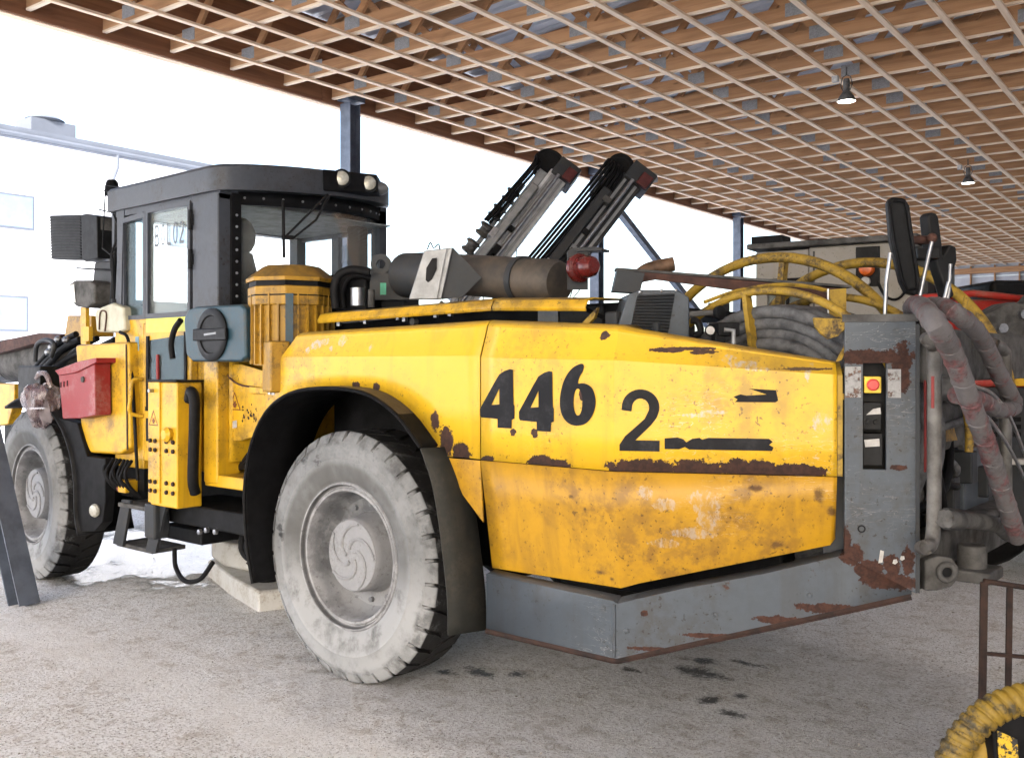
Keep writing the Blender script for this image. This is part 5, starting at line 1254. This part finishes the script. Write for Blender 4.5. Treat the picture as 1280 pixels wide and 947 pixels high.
part('lamp_post', MB().prism([(3.462, -0.2, 2.18), (3.372, -0.2, 2.176), (3.359, -0.2, 1.89), (3.449, -0.2, 1.891)], (0,-.03,0)), M_YEL, wl)
part('lamp_foot', MB().prism([(3.388, -0.17, 2.027), (3.26, -0.17, 2.023), (3.26, -0.17, 1.913), (3.388, -0.17, 1.909)], (0,-.03,0)), M_YEL)
part('yellow_side_block', MB().prism([(4.306, -0.5, 2.156), (3.882, -0.5, 2.142), (3.882, -0.5, 1.969), (4.365, -0.5, 1.964)], (0,-.2,0)), M_YDIRTY, bevel=.01)
fl_ = part('ribbed_floodlight', MB().prism([(4.089, -0.25, 2.967), (3.525, -0.25, 2.918), (3.525, -0.25, 2.558), (4.06, -0.25, 2.601)], (0,-.12,0)), M_BLACKP, bevel=.008)
for i in range(15):
    z0 = Vector((4.064, -0.245, 2.944)); z1 = Vector((4.049, -0.245, 2.613)); a = z0.lerp(z1, i/14)
    x1 = Vector((3.528, -0.245, 2.893)).lerp(Vector((3.528, -0.245, 2.576)), i/14)
    part('cooling_fin', MB().beam(a, x1, .02, .010), M_BLACKP, fl_)
part('floodlight_frame', MB().prism([(3.511, -0.23, 2.914), (3.42, -0.23, 2.912), (3.254, -0.23, 2.877), (3.242, -0.23, 2.555), (3.445, -0.23, 2.538), (3.498, -0.23, 2.56)], (0,-.2,0)), M_BLACKP, fl_, bevel=.008)
part('floodlight_glass', MB().prism([(3.301, -0.26, 2.872), (3.238, -0.26, 2.866), (3.275, -0.26, 2.585), (3.313, -0.26, 2.587)], (0,-.2,0)), M_GREYDIRT, fl_)
mp = part('mirror_post', MB().tube([(2.804, -0.16, 3.013), (2.816, -0.16, 2.649), (2.887, -0.16, 2.18)], .02, 8), M_DARK, smooth=50)
part('aerial_base', MB().lathe([(.05,0),(.055,.02),(.045,.10),(.03,.12),(0,.125)], (2.963, -0.2, 2.995), (0,0,1), 10), M_BLACK, mp, smooth=40)
part('wire_cage', MB().tube([(2.991, -0.14, 2.601), (2.943, -0.14, 3.062), (2.484, -0.14, 2.979)], .006, 6).tube([(2.967, -0.14, 3.029), (2.732, -0.14, 2.967)], .006, 6).tube([(2.991, -0.14, 2.601), (2.872, -0.14, 2.545), (2.709, -0.14, 2.638)], .006, 6).tube([(3.04, -0.14, 2.893), (2.732, -0.14, 2.827)], .006, 6), M_DARK, mp)
part('cab_bracket', MB().prism([(3.001, -0.22, 2.983), (2.882, -0.22, 2.988), (2.882, -0.22, 2.481), (3.001, -0.22, 2.429)], (0,-.1,0)), M_CABGREY, mp)
part('mirror_head', MB().prism([(3.431, -0.3, 2.536), (3.179, -0.3, 2.532), (3.129, -0.3, 2.245), (3.379, -0.3, 2.181), (3.457, -0.3, 2.399)], (0,-.06,0)), M_DGREY, mp, bevel=.01)
part('mirror_bar', MB().tube([(3.68, -0.28, 2.506), (3.091, -0.28, 2.451)], .008, 6), M_BLACK, mp)
for k in range(5): part('cab_wire', MB().tube(cr([(2.825, -0.14, 2.836), (2.709, -0.14, 2.638), (2.778, -0.14, 2.38), (2.709, -0.14, 2.055)], 4), .007, 6) if k == 0 else MB().tube(cr([(2.72+.02*k,-.12,2.75-.1*k),(2.80-.01*k,-.10,2.5),(2.74,-.1,2.3-.05*k),(2.78,-.1,2.05)], 4), .008, 6), M_BLACK, mp)
# boom lying forward with plates and hoses
bm_ = part('boom', MB().tube([(5.021, -0.9, 1.818), (5.893, -0.9, 1.775), (7.466, -0.9, 1.709)], .21, 24), M_GREYDIRT, smooth=40)
part('boom_band', MB().tube([(6.221, -0.9, 1.776), (6.447, -0.9, 1.768)], .225, 24), M_DGREY, bm_, smooth=40)
part('boom_plate', MB().prism([(6.332, -0.62, 1.92), (5.81, -0.62, 1.976), (5.124, -0.62, 2.024), (4.68, -0.62, 2), (4.773, -0.62, 1.93), (5.256, -0.62, 1.922), (5.864, -0.62, 1.852), (6.332, -0.62, 1.815)], (0,-.25,0)), M_RUST, bm_, bevel=.008)
part('boom_cover', MB().prism([(6.027, -0.5, 1.555), (5.348, -0.5, 1.549), (5.348, -0.5, 1.4), (5.486, -0.5, 1.171), (6.027, -0.5, 1.11)], (0,-.1,0)), M_YEL, bm_, bevel=.01)
for k in range(9):
    o_ = k*6
    part('boom_hose', MB().tube(cr([(3.769, -0.35, 1.937), (3.991, -0.35, 1.888), (4.249, -0.35, 1.769), (4.457, -0.35, 1.659), (4.579, -0.35, 1.52)], 5) if k == 0 else [v + V(.02*k, -.05*k*(k % 2), .012*k - .05*(k % 3)) for v in cr([(3.817, -0.4, 1.913), (4.096, -0.4, 1.849), (4.328, -0.4, 1.756), (4.538, -0.4, 1.645), (4.755, -0.4, 1.502)], 5)], .026, 8), M_BLACK, smooth=50)
part('boom_hose', MB().tube(cr([(4.466, -0.3, 1.756), (4.436, -0.3, 1.892), (4.286, -0.3, 1.938), (4.111, -0.3, 1.902), (4.169, -0.3, 1.795)], 5), .02, 8), M_DGREY, smooth=50)
for c in [(4.169, -0.3, 1.876), (4.228, -0.3, 1.836), (4.054, -0.3, 1.941), (3.913, -0.3, 1.932)]: part('hose_fitting', MB().ball(c, .03, 8), M_STEEL)
# ================================================================== other things in the shed
def local_thing(name, base, label, cat, group=None):
    e = empty(name, base); tag(e, label, cat, group)
    e.matrix_basis = Matrix.Translation(base)
    def p_(nm, mb, mat, parent=None, **k):
        o = obj(nm, mb, mat, parent or e, **k)
        if parent is None: o.matrix_parent_inverse = e.matrix_basis.inverted()
        return o
    return e, p_

# ---- two drill feeds standing up behind the rig, on the floor beyond it
def feed(top, foot, label, width, style):
    top, foot = Vector(top), Vector(foot)
    e, p_ = local_thing('drill_feed', (foot.x, foot.y, 0), label, 'drill feed', 'drill feeds raised behind the rig')
    d = (top - foot).normalized(); L = (top - foot).length
    fwd = V(.643, -.766, 0); s_ = d.cross(fwd).normalized(); n_ = s_.cross(d)      # s_: across the picture, n_: towards the viewer side
    if n_.dot(fwd) > 0: n_ = -n_
    if s_.dot(V(-.766, -.643, 0)) < 0: s_ = -s_
    Mx = Matrix((d, s_, n_)).transposed()
    def bar(a0, a1, s0, s1, n0, n1, mb=None):
        return (mb or MB()).obox(foot + d*((a0+a1)/2) + s_*((s0+s1)/2) + n_*((n0+n1)/2), (a1-a0, s1-s0, n1-n0), M=Mx)
    w = width
    body = simple('feed_aluminium', (.52, .53, .55), .5, .1, .2, 9, .2) if style == 0 else M_DGREY
    p_('feed_beam', bar(0, L - .05, .02*w, .5*w, -.12, .12), body, bevel=.012)
    p_('slide_rail', bar(.2, L - .12, .10*w, .16*w, .12, .15), M_ALU); p_('slide_rail', bar(.2, L - .12, .36*w, .42*w, .12, .15), M_ALU)
    p_('end_plate', bar(L - .10, L + .12, .06*w, .62*w, -.14, .17), M_DGREY, bevel=.015)
    p_('end_cover', bar(L - .10, L + .05, .34*w, .58*w, .171, .21), simple('dull_red_cover', (.085, .012, .011), .6, 0, .3, 12), bevel=.01)
    p_('cradle', bar(L*.62, L - .12, -.20*w, .02*w - .002, -.02, .10), M_DGREY if style else M_ALU, bevel=.01)
    p_('rock_drill', bar(L*.70, L - .35, -.12*w, .08*w, .101, .24), M_ALU if style == 0 else M_DGREY, bevel=.02)
    p_('rod', MB().tube([foot + d*(L*.3) + s_*(.26*w) + n_*.20, foot + d*(L - .1) + s_*(.26*w) + n_*.20], .022, 8), M_STEEL, smooth=50)
    # hose drum at the top with hoses running down
    dc = foot + d*(L - .02) + s_*(-.10*w)
    p_('hose_drum', MB().lathe([(0, -.09), (.15, -.09), (.15, -.075), (.12, -.07), (.12, .07), (.15, .075), (.15, .09), (0, .09)], dc, n_, 24), M_BLACK, smooth=40)
    nh = 3 if style == 0 else 7
    for k in range(nh):
        off = -.42*w + k*(.036 if style else .03)
        z_ = .16 + .02*(k % 2)
        pts_ = [foot + d*(L*(.28 if style else .80)) + s_*(off - (.1 if style else .02)) + n_*z_, foot + d*(L*(.75 if style else .88)) + s_*off + n_*z_, foot + d*(L - .15) + s_*(off + .02) + n_*z_]
        for i in range(5):
            a = math.pi*(1 - i/5); rr = .165 - .010*k
            pts_.append(dc + (s_*math.cos(a) + d*math.sin(a))*rr + n_*(-.10 + .03*k if style else z_ - .1))
        p_('feed_hose', MB().tube(cr(pts_, 3), .017, 6), M_BLACK, smooth=50)
    if style == 0:
        for k in range(5):
            p_('drum_roller', MB().lathe([(0,-.07),(.07,-.07),(.085,-.05),(.055,-.02),(.055,.02),(.085,.05),(.07,.07),(0,.07)], foot + d*(L - .55 - .24*k) + s_*(-.36*w - .01*(k % 2)) + n_*.02, (d + n_*.5), 14), M_GREYDIRT, smooth=40)
        p_('roller_bar', MB().beam(foot + d*(L - 1.75) + s_*(-.30*w), foot + d*(L - .35) + s_*(-.30*w), .04, .05), M_ALU)
    for k in range(3):
        p_('loose_cable', MB().tube(cr([foot + d*(L*.80 - .3*k) + s_*(.5*w), foot + d*(L*.77 - .3*k) + s_*(.5*w + .08), foot + d*(L*.72 - .3*k) + s_*(.5*w + .13) , foot + d*(L*.66 - .3*k) + s_*(.5*w + .10)], 4), .006, 5), M_BLACK)
    rb_ = random.Random(11 + style)
    for k in range(10):
        a_ = L*.55 + rb_.random()*L*.38; q_ = rb_.uniform(-.3, .3)*w
        p_('feed_fitting', bar(a_, a_ + rb_.uniform(.05,.18), q_, q_ + rb_.uniform(.03,.09), .15, .15 + rb_.uniform(.04,.12)), [M_DARK, M_STEEL, M_GREYDIRT][k % 3], bevel=.006)
    for k in range(8):
        p_('slide_bracket', bar(L*.5 + k*.22, L*.5 + k*.22 + .06, .02*w, .2*w, .151, .19), M_DARK if k % 2 else M_ALU)
feed((2.46, -4.945, 3.872), (3.974, -2.305, -0.002), 'pale aluminium drill feed with row of round rollers, raised behind the rig', .46, 0)
feed((1.748, -5.282, 3.798), (3.42, -2.769, -0.002), 'dark drill feed with bundle of black hoses, raised behind the red beacon', .52, 1)

# ---- beige machine parked behind the reel
e, p_ = local_thing('parked_machine', (.9, -6.6, 0), 'beige boxy machine with amber flasher, parked behind the hose reel', 'machine')
c0, c1 = (-0.145, -4.521, 2.549), (-1.247, -4.663, 2.624)
ux = (Vector(c1) - Vector(c0)); ux.z = 0; ux.normalize(); uy = V(-ux.y, ux.x, 0)
if uy.dot(V(.643,-.766,0)) < 0: uy = -uy
def P(u, v, z): return Vector((c0[0], c0[1], 0)) + ux*u + uy*v + V(0,0,z)
def pbox(m, u0, u1, v0, v1, z0, z1): return m.prism([P(u0,v0,z0), P(u1,v0,z0), P(u1,v0,z1), P(u0,v0,z1)], uy*(v1-v0))
Lm = 1.30
bd_ = p_('machine_body', pbox(MB(), .46, Lm, 0, 1.6, .5, 2.74), M_BEIGE, bevel=.02)
p_('machine_body', pbox(pbox(pbox(MB(), 0, .46, 0, 1.6, .5, 1.6), 0, .10, 0, 1.6, 1.6, 2.72), .10, .46, 0, .06, 2.46, 2.72), M_BEIGE)
p_('body_roof', pbox(MB(), -.06, Lm + .05, -.08, 1.7, 2.742, 2.79), M_GREYDIRT, bevel=.01)
p_('side_window', pbox(MB(), .10, .46, .03, .035, 1.6, 2.46), M_GLASS)
p_('window_frame', pbox(pbox(pbox(MB(), .08, .50, -.015, -.002, 2.43, 2.48), .43, .47, -.015, -.002, 1.6, 2.43), .27, .29, -.01, .02, 1.6, 2.43), M_BLACK)
p_('roof_bracket', pbox(MB(), -.06, .22, .05, .3, 2.80, 2.87), M_DARK)
af = p_('flasher_plate', pbox(MB(), .86, 1.05, -.03, -.002, 2.38, 2.71), M_BLACKP, bevel=.006)
p_('amber_flasher', MB().lathe([(.06, 0), (.065, .03), (.05, .08), (0, .09)], P(.955, -.03, 2.52), -uy, 16), M_AMBER, smooth=40)
p_('flasher_base', MB().cyl(P(.95, -.035, 2.42), P(.95, -.09, 2.42), .035, 12), M_WHITE)
p_('body_seam', pbox(MB(), .50, .515, -.006, -.001, .6, 2.7), M_GREYDIRT)
p_('flasher_cable', MB().tube(cr([P(1.03,-.02,2.42), P(1.10,-.03,2.29), P(1.2,-.03,2.27), P(1.28,-.03,2.39), P(1.30,-.03,2.57)], 4), .012, 6), M_BLACK, smooth=50)
p_('corner_post', pbox(MB(), Lm + .002, Lm + .10, .1, 1.5, .5, 2.7), M_DGREY)
p_('grey_side', pbox(MB(), Lm + .1, Lm + .45, .35, 1.5, .5, 2.1), simple('grey_blue_panel', (.24,.28,.31), .5, 0, .2, 4))
for u in (.2, 1.1): p_('machine_wheel', MB().lathe([(0,-.15),(.30,-.15),(.42,-.12),(.5,-.08),(.5,.12),(.42,.15),(0,.15)], P(u, .35, .5), uy, 32), M_BLACK, smooth=40)
p_('exhaust_stub', MB().cyl(P(-.42, .2, 1.9), P(-.42, .2, 2.30), .10, 14), M_DGREY, smooth=40)
p_('side_unit', pbox(MB(), -.55, -.02, .1, 1.0, .5, 1.95), M_DGREY, bevel=.02)

# ---- red machine at the far right with grey arm and grille
e, p_ = local_thing('red_machine', (.6, -10.2, 0), 'red machine with grey steel arm and black grille at the edge of the picture', 'machine')
q0 = (-1.449, -4.832, 2.229)
def Q(px_r, d_, z): return CG + V(.643,-.766,0)*d_ + V(-.766,-.643,0)*px_r + V(0,0,z)
def qbox(m, r0, r1, d0, d1, z0, z1): return m.prism([Q(r0,d0,z0), Q(r1,d0,z0), Q(r1,d0,z1), Q(r0,d0,z1)], V(.643,-.766,0)*(d1-d0))
p_('red_body', qbox(MB(), 3.30, 6.6, 8.0, 10.5, 1.62, 2.27), M_REDM, bevel=.03)
p_('red_rim', MB().tube([Q(3.28,7.95,2.27), Q(3.75,7.9,2.31), Q(4.3,7.9,2.25)], .03, 8), M_REDM, smooth=50)
p_('red_hood', MB().prism([Q(3.45,7.4,1.56), Q(4.9,7.4,1.56), Q(4.9,7.4,1.98), Q(4.25,7.4,2.05), Q(3.72,7.4,1.88), Q(3.62,7.4,1.70)], V(.643,-.766,0)*.5), M_REDM, bevel=.05, seg=3)
p_('yellow_patch', qbox(MB(), 3.83, 4.2, 7.39, 7.398, 1.57, 1.70), M_YEL)
gr_ = p_('grille_panel', qbox(MB(), 3.55, 4.9, 7.45, 7.9, .5, 1.555), M_DGREY)
for i in range(8):
    for j in range(6):
        p_('grille_hole', qbox(MB(), 3.66 + i*.09, 3.72 + i*.09, 7.443, 7.449, 1.18 + j*.058, 1.215 + j*.058), M_BLACK, gr_)
p_('lettered_plate', qbox(qbox(qbox(MB(), 3.79, 3.80, 7.440, 7.442, 1.13, 1.21), 3.80, 3.82, 7.440, 7.442, 1.20, 1.21), 3.80, 3.82, 7.440, 7.442, 1.13, 1.14), M_WHITE, gr_)
p_('black_tank', qbox(MB(), 4.25, 5.6, 8.6, 9.6, 2.28, 2.48), M_BLACKP, bevel=.05)
p_('steel_arm', MB().prism([Q(3.50,7.2,1.80), Q(3.70,7.2,1.74), Q(3.80,7.2,1.88), Q(4.0,7.2,1.95), Q(4.4,7.2,2.15), Q(4.6,7.2,2.6), Q(4.3,7.2,2.75), Q(4.0,7.2,2.35), Q(3.85,7.2,2.18), Q(3.70,7.2,2.20), Q(3.55,7.2,2.12), Q(3.42,7.2,2.08)], V(.643,-.766,0)*.28), M_GREYDIRT, bevel=.03)
for r_, z_ in ((3.62,2.0),(3.78,2.1),(3.95,2.06)): p_('arm_pin', MB().cyl(Q(r_,7.2,z_), Q(r_,7.15,z_), .035, 12), M_STEEL, smooth=40)
p_('arm_joint', MB().cyl(Q(4.0,7.15,1.98), Q(4.0,7.5,1.98), .13, 20), M_GREYDIRT, smooth=40)
p_('yellow_hose', MB().tube(cr([Q(3.46,7.1,2.05), Q(3.40,7.1,1.92), Q(3.48,7.1,1.78), Q(3.58,7.1,1.70)], 4), .03, 8), M_YREEL, smooth=50)
p_('white_bar', qbox(MB(), 3.5, 4.5, 7.3, 7.4, .98, 1.02), M_WHITE)
p_('machine_frame', qbox(MB(), 3.35, 6.0, 8.0, 10.3, .45, 1.6), M_DARK)
for r_, d_ in ((4.0,8.4),(5.6,8.4)): p_('machine_wheel', MB().lathe([(0,-.2),(.35,-.2),(.5,-.16),(.55,-.1),(.55,.15),(0,.2)], Q(r_,d_,.55), V(.643,-.766,0), 28), M_BLACK, smooth=40)
p_('small_gear', qbox(qbox(MB(), 3.34, 3.44, 8.2, 8.4, 2.27, 2.40), 3.44, 3.60, 8.2, 8.5, 2.27, 2.46), M_BLACKP, bevel=.01)

# ---- white plastic float tray under the rig, with a black bowl on it
e, p_ = local_thing('plastic_trough', (2.4, -.95, 0), 'dirty white plastic trough on the floor behind the rear wheel', 'trough')
lo_ = [(3.02,-1.05),(2.35,-.80),(1.72,-.62),(1.55,-1.05),(1.75,-1.55),(2.9,-1.6)]
m = MB(); nlo = len(lo_)
cxl, cyl_ = 2.3, -1.1
lv = [(1.0,.0),(1.0,.12),(.965,.14)]
rows = [[(cxl + (x-cxl)*f, cyl_ + (y-cyl_)*f, z) for x, y in lo_ + [lo_[0]]] for f, z in lv]; m.sheet(rows)
m.add([(cxl + (x-cxl)*.965, cyl_ + (y-cyl_)*.965, .14) for x, y in lo_], [tuple(range(nlo))])
p_('tray_base', m, M_WHITEP, smooth=35, bevel=.02)
up = [(3.0,-1.06),(2.62,-.93),(2.2,-.95),(1.95,-1.05),(1.95,-1.5),(2.9,-1.55)]
p_('upper_block', MB().prism([(x, y, .141) for x, y in up], (0,0,.20)), M_WHITEP, bevel=.045, seg=3)
b_ = (2.276, -0.85, 0.284)
e, p_ = local_thing('black_bowl', (1.98, -.88, .14), 'black rubber bowl standing on the white plastic trough', 'bowl')
p_('bowl_wall', MB().lathe([(.0, .005), (.10, .0), (.14, .12), (.15, .13), (.135, .13), (.10, .02), (0, .012)], (1.98, -.88, .146), (0,0,1), 28), M_BLACK, smooth=45)

# ---- plastic bag hanging over the front wheel
def bag_mat():
    t = NT('crumpled_film'); n_ = t.noise(9, 3, .5, dist=1.5, sc=(1, 1, .35))
    t.set(t.mix(t.ramp(n_, .4, .65), (.30,.26,.27), (.12,.06,.07)), .15, 0, .7)
    t.b.inputs['Alpha'].default_value = .62
    t.bump(n_, .9, .03); return t.m
M_BAG = bag_mat()
bgc = Vector((3.611, 0.03, 1.456)); m = MB(); rnd = random.Random(5)
nb, mb_n = 22, 14
vs = []
for i in range(mb_n+1):
    th = math.pi*i/mb_n
    for k in range(nb):
        ph = 2*math.pi*k/nb
        r_ = (1 + .13*math.sin(4*ph + 3*th) + .08*math.sin(9*ph - 4*th) + rnd.uniform(-.03,.03)) * (.45 + .55*min(1, th/1.1))
        vs.append(bgc + V(math.sin(th)*math.cos(ph)*.15*r_, math.sin(th)*math.sin(ph)*.12*r_, math.cos(th)*.19*r_))
fs = [(i*nb+k, (i+1)*nb+k, (i+1)*nb+(k+1)%nb, i*nb+(k+1)%nb) for i in range(mb_n) for k in range(nb)]
m.add(vs, fs)
m.tube(cr([bgc + V(.02,.03,.17), bgc + V(-.04,.03,.21), bgc + V(-.12,.02,.20), bgc + V(-.16,0,.10)], 4), .02, 6)
tag(obj('plastic_bag', m, M_BAG, smooth=50), 'crumpled clear plastic bag hung beside the red box above the front wheel', 'plastic bag')

# ---- rusty guard frame, sleeved hose and box in the near corner
gb = Vector((-2.958, -0.746, 0.355))
e, p_ = local_thing('guard_frame', (gb.x, gb.y, 0), 'rusty upright guard frame of flat bars at the lower edge', 'guard frame')
def G(px, py): return Vector(px), py
tp = [(-2.963, -0.75, 0.862), (-3.042, -0.816, 0.846), (-3.135, -0.894, 0.827), (-3.233, -0.977, 0.811)]
bt = [(-2.953, -0.742, 0.339), (-3.032, -0.808, 0.339), (-3.125, -0.886, 0.339), (-3.224, -0.969, 0.339)]
for i, (a, b) in enumerate(zip(tp, bt)):
    a_, b_ = Vector(a), Vector(b)
    p_('bar', MB().beam((b_.x, b_.y, 0), a_, .030 if i == 0 else .024, .014, (-.643,.766,0)), M_RUSTDK, bevel=.003)
p_('top_bar', MB().tube([Vector(tp[0]) + V(0,0,-.012)] + [Vector(q) + V(0,0,.004) for q in tp], .011, 8), M_RUSTDK, smooth=50)
p_('cross_bar', MB().beam((-2.968, -0.754, 0.576), (-3.233, -0.977, 0.544), .022, .012), M_RUSTDK)
e, p_ = local_thing('sleeved_hose', (-3.178, 0.244, 0.55), 'thick hose wrapped in dirty yellow spiral sleeve, in the near corner', 'hose')
hp = cr([(-3.108, 0.303, 0.451), (-3.142, 0.274, 0.55), (-3.18, 0.243, 0.616), (-3.226, 0.205, 0.666), (-3.278, 0.16, 0.695), (-3.339, 0.109, 0.715)], 8)
M_SLEEVE = paint('yellow_sleeve', (.22,.14,.014), .6, var=.3, dirt=(.05,.04,.03), dirt_amt=.9, dirt_scale=9, chip=(.05,.04,.02), chip_th=.48, chip_scale=18, chip_soft=.15)
p_('hose_core', MB().tube(hp, .043, 16), M_SLEEVE, smooth=60)
for i in range(2, len(hp)-2, 3):
    t_ = (hp[i+1]-hp[i-1]).normalized()
    p_('sleeve_ridge', MB().lathe([(.0435,-.012),(.048,-.009),(.049,.007),(.0435,.012)], hp[i], t_ + V(.12,0,.1), 20), M_SLEEVE, smooth=60)
hp2 = cr([(-3.145, 0.207, 0.405), (-3.183, 0.175, 0.505), (-3.222, 0.142, 0.58), (-3.255, 0.115, 0.605)], 6)
e, p_ = local_thing('second_sleeved_hose', (-3.2, 0.148, 0.501), 'shorter dirty yellow hose end under the spiral sleeve, beside the box', 'hose')
p_('hose_body', MB().tube(hp2, .035, 14), M_YREEL, smooth=60)
e, p_ = local_thing('battery_case', (-3.292, 0.149, 0.426), 'black case with yellow warning label in the bottom corner', 'case')
bx = [(-3.233, 0.237, 0.652), (-3.275, 0.203, 0.686), (-3.43, 0.072, 0.721), (-3.43, 0.072, 0.305), (-3.252, 0.221, 0.305)]
p_('case_body', MB().prism(bx, (.07,-.08,0)), M_BLACK, bevel=.012)
lb_ = [(-3.247, 0.236, 0.621), (-3.295, 0.196, 0.592), (-3.303, 0.189, 0.406), (-3.258, 0.227, 0.406)]
p_('warning_label', MB().prism(lb_, (.001,-.0012,0)), paint('worn_yellow_label', (.62,.40,.02), .5, chip=(.03,.03,.03), chip_th=.5, chip_scale=40))
p_('blue_lid', MB().prism([(-3.283, 0.202, 0.691), (-3.347, 0.148, 0.72), (-3.431, 0.078, 0.739), (-3.431, 0.078, 0.725)], (.03,-.036,0)), simple('blue_case_lid', (.03,.08,.20), .5))
